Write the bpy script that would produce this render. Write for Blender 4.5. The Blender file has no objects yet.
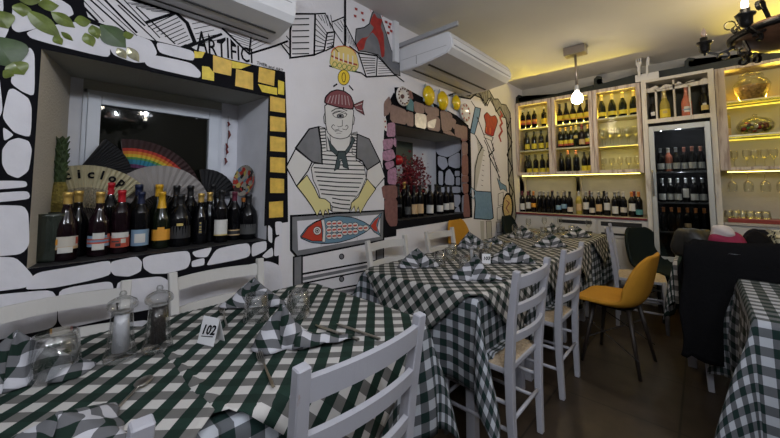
import bpy, bmesh, math, random
from mathutils import Vector, Matrix
from math import sin, cos, pi, radians as R
random.seed(7)
scene = bpy.context.scene
COL = scene.collection

# ------------------------------------------------------------------ camera
F = 335.5; CYP = 165.1; YAW = 0.749087; PIT = 0.065524; ROL = -0.002229
CAM = Vector((1.95, 0.0, 1.3))
fw = Vector((-sin(YAW)*cos(PIT), cos(YAW)*cos(PIT), sin(PIT)))
rt = Vector((cos(YAW), sin(YAW), 0)); up = rt.cross(fw)
rt, up = cos(ROL)*rt + sin(ROL)*up, -sin(ROL)*rt + cos(ROL)*up
def ray(x, y): return rt*((x-390)/F) - up*((y-CYP)/F) + fw
def onx(x, y, X): d = ray(x, y); return CAM + d*((X-CAM.x)/d.x)
def ony(x, y, Y): d = ray(x, y); return CAM + d*((Y-CAM.y)/d.y)
def onz(x, y, Z): d = ray(x, y); return CAM + d*((Z-CAM.z)/d.z)
cd = bpy.data.cameras.new('camera'); cam = bpy.data.objects.new('camera', cd); COL.objects.link(cam)
M = Matrix((rt, up, -fw)).transposed().to_4x4(); M.translation = CAM
cam.matrix_world = M
cd.sensor_width = 36; cd.lens = 36*F/780; cd.shift_y = (CYP-219)/780; cd.clip_start = .02
scene.camera = cam

# ------------------------------------------------------------------ materials
MC = {}
def mat(name, col, rough=.6, metal=0, emit=None, es=0, trans=0, spec=.5, bump=0, bscale=60, var=0, vscale=8, coat=0, ior=1.45, sheen=0):
    if name in MC: return MC[name]
    m = bpy.data.materials.new(name); m.use_nodes = True; MC[name] = m
    nt = m.node_tree; b = nt.nodes['Principled BSDF']
    b.inputs['Base Color'].default_value = (*col, 1); b.inputs['Roughness'].default_value = rough
    b.inputs['Metallic'].default_value = metal; b.inputs['Specular IOR Level'].default_value = spec
    b.inputs['Transmission Weight'].default_value = trans; b.inputs['IOR'].default_value = ior
    b.inputs['Coat Weight'].default_value = coat; b.inputs['Sheen Weight'].default_value = sheen
    if emit: b.inputs['Emission Color'].default_value = (*emit, 1); b.inputs['Emission Strength'].default_value = es
    if bump or var:
        tc = nt.nodes.new('ShaderNodeTexCoord')
    if var:
        n = nt.nodes.new('ShaderNodeTexNoise'); n.inputs['Scale'].default_value = vscale; n.inputs['Detail'].default_value = 5
        nt.links.new(tc.outputs['Object'], n.inputs['Vector'])
        r = nt.nodes.new('ShaderNodeValToRGB')
        r.color_ramp.elements[0].position = .3; r.color_ramp.elements[1].position = .7
        r.color_ramp.elements[0].color = (*[c*(1-var) for c in col], 1); r.color_ramp.elements[1].color = (*[min(1, c*(1+var)) for c in col], 1)
        nt.links.new(n.outputs['Fac'], r.inputs['Fac']); nt.links.new(r.outputs['Color'], b.inputs['Base Color'])
    if bump:
        n2 = nt.nodes.new('ShaderNodeTexNoise'); n2.inputs['Scale'].default_value = bscale; n2.inputs['Detail'].default_value = 4
        nt.links.new(tc.outputs['Object'], n2.inputs['Vector'])
        bp = nt.nodes.new('ShaderNodeBump'); bp.inputs['Strength'].default_value = bump; bp.inputs['Distance'].default_value = .01
        nt.links.new(n2.outputs['Fac'], bp.inputs['Height']); nt.links.new(bp.outputs['Normal'], b.inputs['Normal'])
    return m
def ramp(nt, fac, stops):
    r = nt.nodes.new('ShaderNodeValToRGB'); e = r.color_ramp.elements
    while len(e) < len(stops): e.new(.5)
    for i, (p, c) in enumerate(stops): e[i].position = p; e[i].color = (*c, 1)
    nt.links.new(fac, r.inputs['Fac']); return r
def wood_paint(name, base, worn, amt=.58, scale=(30, 30, 3), rough=.6):
    m = mat(name, base, rough); nt = m.node_tree; b = nt.nodes['Principled BSDF']
    tc = nt.nodes.new('ShaderNodeTexCoord'); mp = nt.nodes.new('ShaderNodeMapping'); mp.inputs['Scale'].default_value = scale
    nt.links.new(tc.outputs['Object'], mp.inputs['Vector'])
    n = nt.nodes.new('ShaderNodeTexNoise'); n.inputs['Scale'].default_value = 1; n.inputs['Detail'].default_value = 6; n.inputs['Roughness'].default_value = .65
    nt.links.new(mp.outputs['Vector'], n.inputs['Vector'])
    mid = tuple((a*.6+c*.4) for a, c in zip(base, worn))
    r = ramp(nt, n.outputs['Fac'], [(.3, base), (amt-.04, base), (amt, mid), (amt+.12, worn)])
    nt.links.new(r.outputs['Color'], b.inputs['Base Color'])
    bp = nt.nodes.new('ShaderNodeBump'); bp.inputs['Strength'].default_value = .25; bp.inputs['Distance'].default_value = .004
    nt.links.new(n.outputs['Fac'], bp.inputs['Height']); nt.links.new(bp.outputs['Normal'], b.inputs['Normal'])
    return m
def gingham(name, cell, dark=(.009, .021, .016), light=(.46, .445, .43), even=False):
    m = mat(name, light, .85, spec=.2, sheen=.0); nt = m.node_tree; b = nt.nodes['Principled BSDF']
    uv = nt.nodes.new('ShaderNodeTexCoord'); sp = nt.nodes.new('ShaderNodeSeparateXYZ'); nt.links.new(uv.outputs['UV'], sp.inputs['Vector'])
    outs = []
    for ax in ('X', 'Y'):
        d = nt.nodes.new('ShaderNodeMath'); d.operation = 'DIVIDE'; d.inputs[1].default_value = cell*2
        nt.links.new(sp.outputs[ax], d.inputs[0])
        f = nt.nodes.new('ShaderNodeMath'); f.operation = 'FRACT'; nt.links.new(d.outputs[0], f.inputs[0])
        g = nt.nodes.new('ShaderNodeMath'); g.operation = 'GREATER_THAN'; g.inputs[1].default_value = .5
        nt.links.new(f.outputs[0], g.inputs[0]); outs.append(g)
    h = nt.nodes.new('ShaderNodeMath'); h.operation = 'MULTIPLY_ADD'; h.inputs[1].default_value = .5; nt.links.new(outs[0].outputs[0], h.inputs[0])
    q = nt.nodes.new('ShaderNodeMath'); q.operation = 'MULTIPLY'; q.inputs[1].default_value = .25; nt.links.new(outs[1].outputs[0], q.inputs[0]); nt.links.new(q.outputs[0], h.inputs[2])
    mid = tuple(.27*l for l in light); gr = tuple(k*1.45 for k in dark)
    if even: mid = gr = tuple(.25*l+.1*k for l, k in zip(light, dark))
    r = ramp(nt, h.outputs[0], [(0, light), (.2, mid), (.45, gr), (.7, dark)]); r.color_ramp.interpolation = 'CONSTANT'
    nt.links.new(r.outputs['Color'], b.inputs['Base Color'])
    w = nt.nodes.new('ShaderNodeTexNoise'); w.inputs['Scale'].default_value = 25; nt.links.new(uv.outputs['Object'], w.inputs['Vector'])
    bp = nt.nodes.new('ShaderNodeBump'); bp.inputs['Strength'].default_value = .25; bp.inputs['Distance'].default_value = .01
    nt.links.new(w.outputs['Fac'], bp.inputs['Height']); nt.links.new(bp.outputs['Normal'], b.inputs['Normal'])
    return m
def thin_glass(name, tint=(.95, .97, .96), refl=.6):
    if name in MC: return MC[name]
    m = bpy.data.materials.new(name); m.use_nodes = True; MC[name] = m; nt = m.node_tree; nt.nodes.clear()
    o = nt.nodes.new('ShaderNodeOutputMaterial'); mx = nt.nodes.new('ShaderNodeMixShader')
    t = nt.nodes.new('ShaderNodeBsdfTransparent'); t.inputs[0].default_value = (*tint, 1)
    g = nt.nodes.new('ShaderNodeBsdfGlossy'); g.inputs['Roughness'].default_value = .03
    fr = nt.nodes.new('ShaderNodeFresnel'); fr.inputs[0].default_value = 1.5
    ml = nt.nodes.new('ShaderNodeMath'); ml.operation = 'MULTIPLY'; ml.inputs[1].default_value = refl; mn = nt.nodes.new('ShaderNodeMath'); mn.operation = 'MINIMUM'; mn.inputs[1].default_value = .5
    nt.links.new(fr.outputs[0], ml.inputs[0]); nt.links.new(ml.outputs[0], mn.inputs[0]); nt.links.new(mn.outputs[0], mx.inputs[0])
    nt.links.new(t.outputs[0], mx.inputs[1]); nt.links.new(g.outputs[0], mx.inputs[2]); nt.links.new(mx.outputs[0], o.inputs[0])
    return m

WALL = mat('plaster_white', (.64, .62, .64), .85, bump=.25, bscale=35, var=.04, vscale=3, spec=.2)
CEIL = mat('ceiling_paint', (.60, .585, .57), .9, bump=.15, bscale=14, var=.05, vscale=1.5, spec=.1)
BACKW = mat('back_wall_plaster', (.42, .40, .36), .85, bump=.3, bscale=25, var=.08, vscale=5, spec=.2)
REVEAL = mat('reveal_plaster', (.40, .385, .37), .9, bump=.5, bscale=90, var=.06, vscale=12, spec=.1)
BLACKP = mat('black_paint', (.006, .006, .008), .8, spec=.08)
STONEP = mat('white_stone_paint', (.62, .61, .65), .8, var=.05, vscale=9, bump=.2, bscale=40)
GOLDP = mat('gold_square_paint', (.62, .40, .07), .45, var=.18, vscale=22, bump=.15)
YELP = mat('yellow_square_paint', (.66, .50, .05), .5, var=.15, vscale=30)
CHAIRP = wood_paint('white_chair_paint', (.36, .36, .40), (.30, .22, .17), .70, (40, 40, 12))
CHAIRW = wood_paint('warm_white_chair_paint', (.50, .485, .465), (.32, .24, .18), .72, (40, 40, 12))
RUSH = mat('rush_seat_weave', (.42, .33, .23), .8, bump=.8, bscale=120, var=.2, vscale=60)
CABW = wood_paint('weathered_cabinet_wood', (.56, .48, .42), (.27, .19, .15), .53, (26, 26, 2.2), .6)
CABWH = wood_paint('white_cabinet_wood', (.60, .56, .50), (.36, .30, .25), .6, (20, 20, 2.5), .55)
GREENP = mat('dark_green_board', (.006, .010, .008), .5)
GING = gingham('green_gingham', .0365)
GINGE = gingham('even_green_gingham', .035, even=True)
GINGU = gingham('green_gingham_undercloth', .036, even=True, dark=(.009, .022, .020), light=(.37, .39, .43))
GINGN = gingham('green_gingham_napkin', .034, even=True, light=(.46, .46, .50))
IRON = mat('black_iron', (.012, .011, .011), .42, .6, bump=.4, bscale=80)
BROWNW = mat('dark_turned_wood', (.085, .04, .022), .4, var=.4, vscale=14)
STEEL = mat('cutlery_steel', (.42, .40, .37), .28, 1)
CLEAR = thin_glass('clear_glass', (.955, .965, .965), 2.4)
PANE = thin_glass('cabinet_pane', (.95, .97, .96), .12)
NIGHT = thin_glass('night_window_pane', (.5, .52, .5), 1.3)
LEDM = mat('led_strip_glow', (1, .85, .2), .5, emit=(1, .78, .10), es=1.2)
LEDW = mat('warm_led_glow', (1, .9, .5), .5, emit=(1, .80, .18), es=9)
BULB = mat('lit_bulb', (1, .95, .85), .4, emit=(1, .90, .72), es=30)
WHITEPL = mat('white_plastic', (.62, .62, .64), .35, var=.03)
GREYPL = mat('grey_plastic', (.30, .30, .31), .5)
BLACKPL = mat('black_slot', (.01, .01, .01), .6)

# ------------------------------------------------------------------ mesh helpers
def obj(name, bm, m, parent=None, smooth=False, loc=None, kind=None):
    me = bpy.data.meshes.new(name); bm.normal_update(); bm.to_mesh(me); bm.free()
    for mm in (m if isinstance(m, (list, tuple)) else [m]): me.materials.append(mm)
    if smooth: me.polygons.foreach_set('use_smooth', [True]*len(me.polygons))
    o = bpy.data.objects.new(name, me); COL.objects.link(o)
    if parent: o.parent = parent
    if loc: o.location = loc
    if kind: o['kind'] = kind
    return o
def thing(name, label, cat, loc=(0, 0, 0), rz=0, group=None):
    o = bpy.data.objects.new(name, None); COL.objects.link(o); o.empty_display_size = .1
    o.location = loc; o.rotation_euler = (0, 0, rz); tag(o, label, cat, group); return o
def tag(o, label, cat, group=None):
    o['label'] = label; o['category'] = cat
    if group: o['group'] = group
    return o
def copy_tree(o, parent=None):
    c = o.copy(); COL.objects.link(c); c.parent = parent
    for ch in list(o.children): copy_tree(ch, c)
    return c
def box(bm, x0, x1, y0, y1, z0, z1, bev=0, mi=0):
    vs = [bm.verts.new((x, y, z)) for x in (x0, x1) for y in (y0, y1) for z in (z0, z1)]
    fs = [bm.faces.new([vs[i] for i in f]) for f in ((0, 1, 3, 2), (4, 6, 7, 5), (0, 4, 5, 1), (2, 3, 7, 6), (0, 2, 6, 4), (1, 5, 7, 3))]
    for f in fs: f.material_index = mi
    if bev:
        es = list({e for f in fs for e in f.edges})
        bmesh.ops.bevel(bm, geom=es, offset=bev, segments=2, affect='EDGES', profile=.6)
    return vs
def B(*a, bev=0): bm = bmesh.new(); box(bm, *a, bev=bev); return bm
def frame_axes(d):
    d = d.normalized(); a = Vector((0, 0, 1)) if abs(d.z) < .9 else Vector((1, 0, 0))
    s = d.cross(a).normalized(); return s, s.cross(d).normalized()
def tube(bm, pts, r, n=8, flat=1.0, cap=True):
    pts = [Vector(p) for p in pts]; rs = r if isinstance(r, (list, tuple)) else [r]*len(pts); rings = []
    s0 = None
    for i, p in enumerate(pts):
        d = (pts[min(i+1, len(pts)-1)] - pts[max(i-1, 0)])
        s, t = frame_axes(d)
        if s0 is not None:
            s = (s0 - d.normalized()*s0.dot(d.normalized())).normalized(); t = d.normalized().cross(s) * -1
            t = s.cross(d.normalized())
        s0 = s
        rings.append([bm.verts.new(p + (s*cos(2*pi*k/n)*flat + t*sin(2*pi*k/n))*rs[i]) for k in range(n)])
    for a, b in zip(rings, rings[1:]):
        for k in range(n): bm.faces.new((a[k], a[(k+1) % n], b[(k+1) % n], b[k]))
    if cap:
        bm.faces.new(rings[0][::-1]); bm.faces.new(rings[-1])
def lathe(bm, prof, n=20, c=(0, 0, 0), a0=0, a1=2*pi, axis='Z'):
    closed = abs(a1-a0-2*pi) < 1e-6; cnt = n if closed else n+1; rings = []
    for r, z in prof:
        if r < 1e-6 and closed: rings.append([bm.verts.new((c[0], c[1], c[2]+z))]*cnt); continue
        rings.append([bm.verts.new((c[0]+r*cos(a0+(a1-a0)*k/n), c[1]+r*sin(a0+(a1-a0)*k/n), c[2]+z)) for k in range(cnt)])
    for A, Bq in zip(rings, rings[1:]):
        for k in range(n if closed else n):
            j = (k+1) % cnt
            vs = []
            for v in (A[k], A[j], Bq[j], Bq[k]):
                if v not in vs: vs.append(v)
            if len(vs) > 2:
                try: bm.faces.new(vs)
                except ValueError: pass
def bar(bm, a, b, w, h, upv=(0, 0, 1), w2=None, h2=None):
    a, b = Vector(a), Vector(b); d = (b-a).normalized(); u = Vector(upv); s = d.cross(u).normalized(); u = s.cross(d).normalized()
    w2 = w if w2 is None else w2; h2 = h if h2 is None else h2
    r1 = [bm.verts.new(a + s*x*w/2 + u*y*h/2) for x, y in ((-1, -1), (1, -1), (1, 1), (-1, 1))]
    r2 = [bm.verts.new(b + s*x*w2/2 + u*y*h2/2) for x, y in ((-1, -1), (1, -1), (1, 1), (-1, 1))]
    for k in range(4): bm.faces.new((r1[k], r1[(k+1) % 4], r2[(k+1) % 4], r2[k]))
    bm.faces.new(r1[::-1]); bm.faces.new(r2)
def sweepbar(bm, pts, w, h, upv=(0, 0, 1)):
    """rectangular section swept along a polyline; h along upv"""
    pts = [Vector(p) for p in pts]; rings = []
    u = Vector(upv)
    ws = w if isinstance(w, (list, tuple)) else [w]*len(pts); hs = h if isinstance(h, (list, tuple)) else [h]*len(pts)
    for i, p in enumerate(pts):
        d = (pts[min(i+1, len(pts)-1)]-pts[max(i-1, 0)]).normalized(); s = d.cross(u).normalized(); uu = s.cross(d)
        rings.append([bm.verts.new(p + s*x*ws[i]/2 + uu*y*hs[i]/2) for x, y in ((-1, -1), (1, -1), (1, 1), (-1, 1))])
    for A, Bq in zip(rings, rings[1:]):
        for k in range(4): bm.faces.new((A[k], A[(k+1) % 4], Bq[(k+1) % 4], Bq[k]))
    bm.faces.new(rings[0][::-1]); bm.faces.new(rings[-1])
def prism(bm, pts2, f, d):
    """polygon pts2 -> 3D by f(a,b), extruded by vector d"""
    A = [bm.verts.new(f(*p)) for p in pts2]; Bq = [bm.verts.new(Vector(f(*p))+Vector(d)) for p in pts2]
    n = len(pts2)
    for k in range(n): bm.faces.new((A[k], A[(k+1) % n], Bq[(k+1) % n], Bq[k]))
    fa = bm.faces.new(A[::-1]); fb = bm.faces.new(Bq)
    bmesh.ops.triangulate(bm, faces=[fa, fb]); bmesh.ops.recalc_face_normals(bm, faces=bm.faces)
def ball(bm, c, r, n=12, sc=(1, 1, 1)):
    bmesh.ops.create_uvsphere(bm, u_segments=n, v_segments=max(6, n//2+2), radius=r, matrix=Matrix.Translation(c) @ Matrix.Diagonal((*sc, 1)))
def P(s): return [tuple(float(v) for v in t.split(',')) for t in s.split()]
def chaikin(p, n=1, closed=True):
    for it in range(n):
        q = []; K = .14 if it == 0 else .25
        m = len(p)
        rng = range(m) if closed else range(m-1)
        if not closed: q.append(p[0])
        for i in rng:
            a, b = p[i], p[(i+1) % m]
            q.append((a[0]*(1-K)+b[0]*K, a[1]*(1-K)+b[1]*K)); q.append((a[0]*K+b[0]*(1-K), a[1]*K+b[1]*(1-K)))
        if not closed: q.append(p[-1])
        p = q
    return p
def text_mesh(name, s, size, m, parent=None, shear=0, bold=0):
    c = bpy.data.curves.new('tx', 'FONT'); c.body = s; c.size = size; c.shear = shear; c.offset = bold; c.align_x = 'CENTER'; c.align_y = 'CENTER'; c.resolution_u = 2
    c.extrude = .0003
    t = bpy.data.objects.new('tx', c); COL.objects.link(t)
    dg = bpy.context.evaluated_depsgraph_get(); me = bpy.data.meshes.new_from_object(t.evaluated_get(dg)); me.name = name
    bpy.data.objects.remove(t); me.materials.clear(); me.materials.append(m)
    o = bpy.data.objects.new(name, me); COL.objects.link(o)
    if parent: o.parent = parent
    return o
def orient(o, loc, xdir, ydir):
    x = Vector(xdir).normalized(); z = x.cross(Vector(ydir)).normalized(); y = z.cross(x)
    m = Matrix((x, y, z)).transposed().to_4x4(); m.translation = Vector(loc)
    o.matrix_basis = m

# ------------------------------------------------------------------ the setting
YB = 5.06; YC = 4.76; ZC = 2.77; NX = -.46
N1 = (.01, .995, .984, 1.866); N2 = (2.175, 3.43, 1.01, 1.847)
X1, Y0 = 4.6, -2.4
def struct(name, bm, m, parent=None, smooth=False):
    o = obj(name, bm, m, parent, smooth); o['kind'] = 'structure'; return o
fl = mat('brown_floor_tiles', (.06, .045, .035), .42)
nt = fl.node_tree; tc = nt.nodes.new('ShaderNodeTexCoord'); br = nt.nodes.new('ShaderNodeTexBrick')
br.inputs['Color1'].default_value = (.048, .034, .023, 1); br.inputs['Color2'].default_value = (.036, .026, .018, 1); br.inputs['Mortar'].default_value = (.010, .008, .006, 1)
br.inputs['Scale'].default_value = 1; br.inputs['Mortar Size'].default_value = .005; br.inputs['Brick Width'].default_value = .6; br.inputs['Row Height'].default_value = .6
br.offset = 0
nt.links.new(tc.outputs['Object'], br.inputs['Vector'])
nz = nt.nodes.new('ShaderNodeTexNoise'); nz.inputs['Scale'].default_value = 9; nz.inputs['Detail'].default_value = 6; nt.links.new(tc.outputs['Object'], nz.inputs['Vector'])
mx = nt.nodes.new('ShaderNodeMixRGB'); mx.blend_type = 'MULTIPLY'; mx.inputs[0].default_value = .7
rr = ramp(nt, nz.outputs['Fac'], [(.3, (.5, .5, .5)), (.7, (1.2, 1.15, 1.1))])
nt.links.new(br.outputs['Color'], mx.inputs[1]); nt.links.new(rr.outputs['Color'], mx.inputs[2]); nt.links.new(mx.outputs[0], nt.nodes['Principled BSDF'].inputs['Base Color'])
struct('floor', B(0, X1, Y0, YB, -.05, 0), fl)
struct('ceiling', B(-.02, X1, Y0, YB, ZC, ZC+.05), CEIL)
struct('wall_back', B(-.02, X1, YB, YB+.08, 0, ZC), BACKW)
DARKW = mat('dark_far_plaster', (.16, .15, .14), .9)
struct('wall_right', B(X1, X1+.08, Y0, YB, 0, ZC), DARKW)
struct('wall_front', B(-.02, X1, Y0-.08, Y0, 0, ZC), DARKW)
# left wall with its two niches
bm = bmesh.new()
def quad(bm, a, b, c, d, mi=0):
    f = bm.faces.new([bm.verts.new(v) for v in (a, b, c, d)]); f.material_index = mi
ys = [Y0, N1[0], N1[1], N2[0], N2[1], YB]; zs = [0, N1[2], N2[2], N2[3], N1[3], ZC]
for i in range(5):
    for j in range(5):
        y0, y1, z0, z1 = ys[i], ys[i+1], zs[j], zs[j+1]
        ym, zm = (y0+y1)/2, (z0+z1)/2
        if (N1[0] < ym < N1[1] and N1[2] < zm < N1[3]) or (N2[0] < ym < N2[1] and N2[2] < zm < N2[3]): continue
        quad(bm, (0, y0, z0), (0, y1, z0), (0, y1, z1), (0, y0, z1))
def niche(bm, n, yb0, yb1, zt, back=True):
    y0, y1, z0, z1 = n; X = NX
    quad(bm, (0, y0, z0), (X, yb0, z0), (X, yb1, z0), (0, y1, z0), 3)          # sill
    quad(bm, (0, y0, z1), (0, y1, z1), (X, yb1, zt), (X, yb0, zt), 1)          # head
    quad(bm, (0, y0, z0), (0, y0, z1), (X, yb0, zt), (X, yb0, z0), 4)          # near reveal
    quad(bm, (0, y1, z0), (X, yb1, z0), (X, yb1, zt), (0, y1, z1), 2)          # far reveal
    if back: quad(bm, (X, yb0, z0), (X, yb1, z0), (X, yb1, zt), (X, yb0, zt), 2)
niche(bm, N1, .125, .995, 1.885, False)
niche(bm, N2, 2.175, 3.43, 1.86)
# strips of wall beside the window frame
for y0, y1 in ((.125, .175), (.885, .995)): quad(bm, (NX, y0, .984), (NX, y1, .984), (NX, y1, 1.885), (NX, y0, 1.885), 2)
quad(bm, (NX, .175, 1.83), (NX, .885, 1.83), (NX, .885, 1.885), (NX, .175, 1.885), 1)
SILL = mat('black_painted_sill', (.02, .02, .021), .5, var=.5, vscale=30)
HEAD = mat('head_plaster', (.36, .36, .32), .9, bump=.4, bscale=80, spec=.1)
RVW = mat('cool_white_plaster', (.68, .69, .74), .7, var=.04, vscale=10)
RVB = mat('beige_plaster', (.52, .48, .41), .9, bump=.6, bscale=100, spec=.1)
bmesh.ops.remove_doubles(bm, verts=bm.verts, dist=.0005)
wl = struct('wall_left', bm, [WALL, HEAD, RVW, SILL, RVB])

# window
bm = bmesh.new()
wf = bpy.data.objects.new('window_1', None); COL.objects.link(wf); wf['kind'] = 'structure'
FR = mat('window_frame_paint', (.60, .63, .69), .4, var=.04)
wy0, wy1, wz0, wz1 = .175, .885, .984, 1.83
for a in ((wy0, wy0+.02, wz0, wz1), (wy1-.02, wy1, wz0, wz1), (wy0, wy1, wz1-.02, wz1)): box(bm, NX-.03, NX+.012, *a, bev=.003)
struct('outer_frame', bm, FR, wf)
bm = bmesh.new()
for a in ((wy0+.02, wy0+.075, wz0, wz1-.02), (wy1-.085, wy1-.02, wz0, wz1-.02), (wy0+.075, wy1-.085, wz1-.075, wz1-.02), (wy0+.075, wy1-.085, wz0, wz0+.06)): box(bm, NX-.02, NX+.025, *a, bev=.004)
struct('sash', bm, FR, wf)
struct('pane', B(NX-.004, NX, wy0+.07, wy1-.08, wz0+.05, wz1-.07), NIGHT, wf)
for q in P('150,117 196,119'):
    p = onx(*q, NX+.001); bm = bmesh.new(); prism(bm, [(0, 0), (.012, .003), (.014, .013), (.003, .018), (-.006, .01)], lambda a, b: Vector((NX+.0005, p.y+a, p.z+b)), (.001, 0, 0)); struct('paint_chip', bm, WHITEPL, wf)
p = onx(180, 165, NX+.001); bm = bmesh.new(); prism(bm, [(-.025, .012), (.03, .005), (.03, -.005), (-.022, -.014)], lambda a, b: Vector((NX+.0005, p.y+a, p.z+b)), (.001, 0, 0)); struct('sticker', bm, mat('pale_sticker', (.6, .6, .45), .5), wf)

# ------------------------------------------------------------------ the wall painting
class Paint:
    def __init__(s, proj, n, base=.001, step=.00003):
        s.proj, s.n, s.bm, s.mats, s.k, s.base, s.step, s.an, s.grow = proj, Vector(n), bmesh.new(), [], 0, base, step, 1.0, 1.05
    def mi(s, m):
        if m not in s.mats: s.mats.append(m)
        return s.mats.index(m)
    def pt(s, p): return s.proj(*p)
    def fill(s, pts, m, r=0, line=None, lw=.008):
        if isinstance(pts, str): pts = P(pts)
        if r:
            gx, gy = sum(q[0] for q in pts)/len(pts), sum(q[1] for q in pts)/len(pts); pts = chaikin([(gx+(q[0]-gx)*s.grow, gy+(q[1]-gy)*s.grow) for q in pts], r)
        s.k += 1; off = s.n*(s.base+s.k*s.step)
        vs = [s.bm.verts.new(s.pt(p)+off) for p in pts]
        f = s.bm.faces.new(vs); f.material_index = s.mi(m); f.normal_update()
        if f.normal.dot(s.n) < 0: f.normal_flip()
        bmesh.ops.triangulate(s.bm, faces=[f])
        if line: s.stroke(pts, lw, line, closed=True)
    def stroke(s, pts, w=.008, m=None, closed=False, r=0):
        if isinstance(pts, str): pts = P(pts)
        if r: pts = chaikin(pts, r, closed)
        m = m or BLACKP; s.k += 1; off = s.n*(s.base+s.k*s.step)
        q = [s.pt(p) for p in pts]; L, Rr = [], []
        N = len(q)
        for i in range(N):
            a = q[(i-1) % N] if (closed or i) else None; b = q[(i+1) % N] if (closed or i < N-1) else None
            d1 = (q[i]-a).normalized() if a is not None else None; d2 = (b-q[i]).normalized() if b is not None else None
            d1 = d1 or d2; d2 = d2 or d1
            d = (d1+d2); d = d.normalized() if d.length > 1e-4 else d1
            sd = s.n.cross(d).normalized(); c = max(.45, abs(s.n.cross(d1).normalized().dot(sd)))
            sd = Vector((sd.x, sd.y*s.an, sd.z)); L.append(s.bm.verts.new(q[i]+sd*w/2/c+off)); Rr.append(s.bm.verts.new(q[i]-sd*w/2/c+off))
        mi = s.mi(m)
        for i in range(N if closed else N-1):
            j = (i+1) % N
            f = s.bm.faces.new((L[i], Rr[i], Rr[j], L[j])); f.material_index = mi; f.normal_update()
            if f.normal.dot(s.n) < 0: f.normal_flip()
    def ell(s, cx, cy, rx, ry, m, n=20, rot=0, line=None, lw=.006, a0=0, a1=2*pi):
        pts = [(cx+rx*cos(t)*cos(rot)-ry*sin(t)*sin(rot), cy+rx*cos(t)*sin(rot)+ry*sin(t)*cos(rot)) for t in [a0+(a1-a0)*i/n for i in range(n)]]
        if m: s.fill(pts, m)
        if line: s.stroke(pts, lw, line, closed=True)
    def hatch(s, a, b, c, d, n, w=.004, m=None):
        """n lines running from edge ab to edge cd"""
        for i in range(n):
            t = (i+.5)/n
            s.stroke([(a[0]+(b[0]-a[0])*t, a[1]+(b[1]-a[1])*t), (c[0]+(d[0]-c[0])*t, c[1]+(d[1]-c[1])*t)], w, m)
    def done(s, name, parent=wl):
        o = obj(name, s.bm, s.mats, parent); o['kind'] = 'structure'; return o
W = lambda x, y: onx(x, y, 0.0)
def paint(): return Paint(W, (1, 0, 0))
def yz(y, z): return Vector((0, y, z))
GREYP = mat('grey_paint', (.15, .15, .16), .7, var=.15, vscale=10)
TEALP = mat('dark_teal_paint', (.035, .055, .062), .7)
GLOVE = mat('pale_yellow_paint', (.60, .53, .24), .7)
REDP = mat('red_paint', (.30, .025, .02), .6, var=.2, vscale=20)
MAROON = mat('maroon_paint', (.17, .045, .055), .7)
BLUEP = mat('dusty_blue_paint', (.14, .24, .36), .7, var=.12, vscale=25)
BROWNP = mat('brown_stone_paint', (.17, .075, .07), .5, var=.2, vscale=30)
MAUVEP = mat('mauve_stone_paint', (.30, .15, .24), .5, var=.3, vscale=40)
ROSEP = mat('rosy_stone_paint', (.19, .115, .105), .5, var=.15, vscale=30)
SHINY = mat('pearly_stone', (.60, .52, .42), .3, 0, var=.2, vscale=20)
CREAMP = mat('cream_paint', (.62, .56, .44), .8, var=.04, vscale=8)
ORANGEP = mat('orange_paint', (.55, .13, .03), .6)
SKINP = mat('off_white_paint', (.60, .58, .56), .8)
GRNP = mat('green_paint', (.10, .20, .05), .6)
YEL2 = mat('lemon_paint', (.68, .48, .03), .5)

# stones round the first niche
p = paint()
y0, y1, z0, z1 = N1
def pr(q): return None
class PW(Paint): pass
pw = Paint(lambda a, b: Vector((0, a, b)), (1, 0, 0), base=.0006)
for r_ in ((-1.4, y0, z0-.36, ZC-.3), (y1, y1+.085, z0-.46, z1+.095), (-1.4, y1, z0-.52, z0), (-1.4, y1, z1, z1+.26)):
    if r_[1] == y1 and r_[3] > z1: pw.fill([(r_[0], r_[2]), (y1, r_[2])]+[(W(*q).y, W(*q).z) for q in P('270,72 250,66 213,56 194,50 157,41 148,39 130,33 112,27 100,23 88,17 84,4 84,-12')]+[(r_[0], W(84, -12).z)], BLACKP)
    else: pw.fill([(r_[0], r_[2]), (r_[1], r_[2]), (r_[1], r_[3]), (r_[0], r_[3])], BLACKP)
pw.done('painted_black_border')
p = Paint(W, (1, 0, 0), base=.0008)
p.fill('186,44 196,50 213,54.5 232,60 252,64.5 285,72 287,130 288,222 264,226 268.5,97 150,72 150,60', BLACKP); p.done('painted_black_corner')
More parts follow.
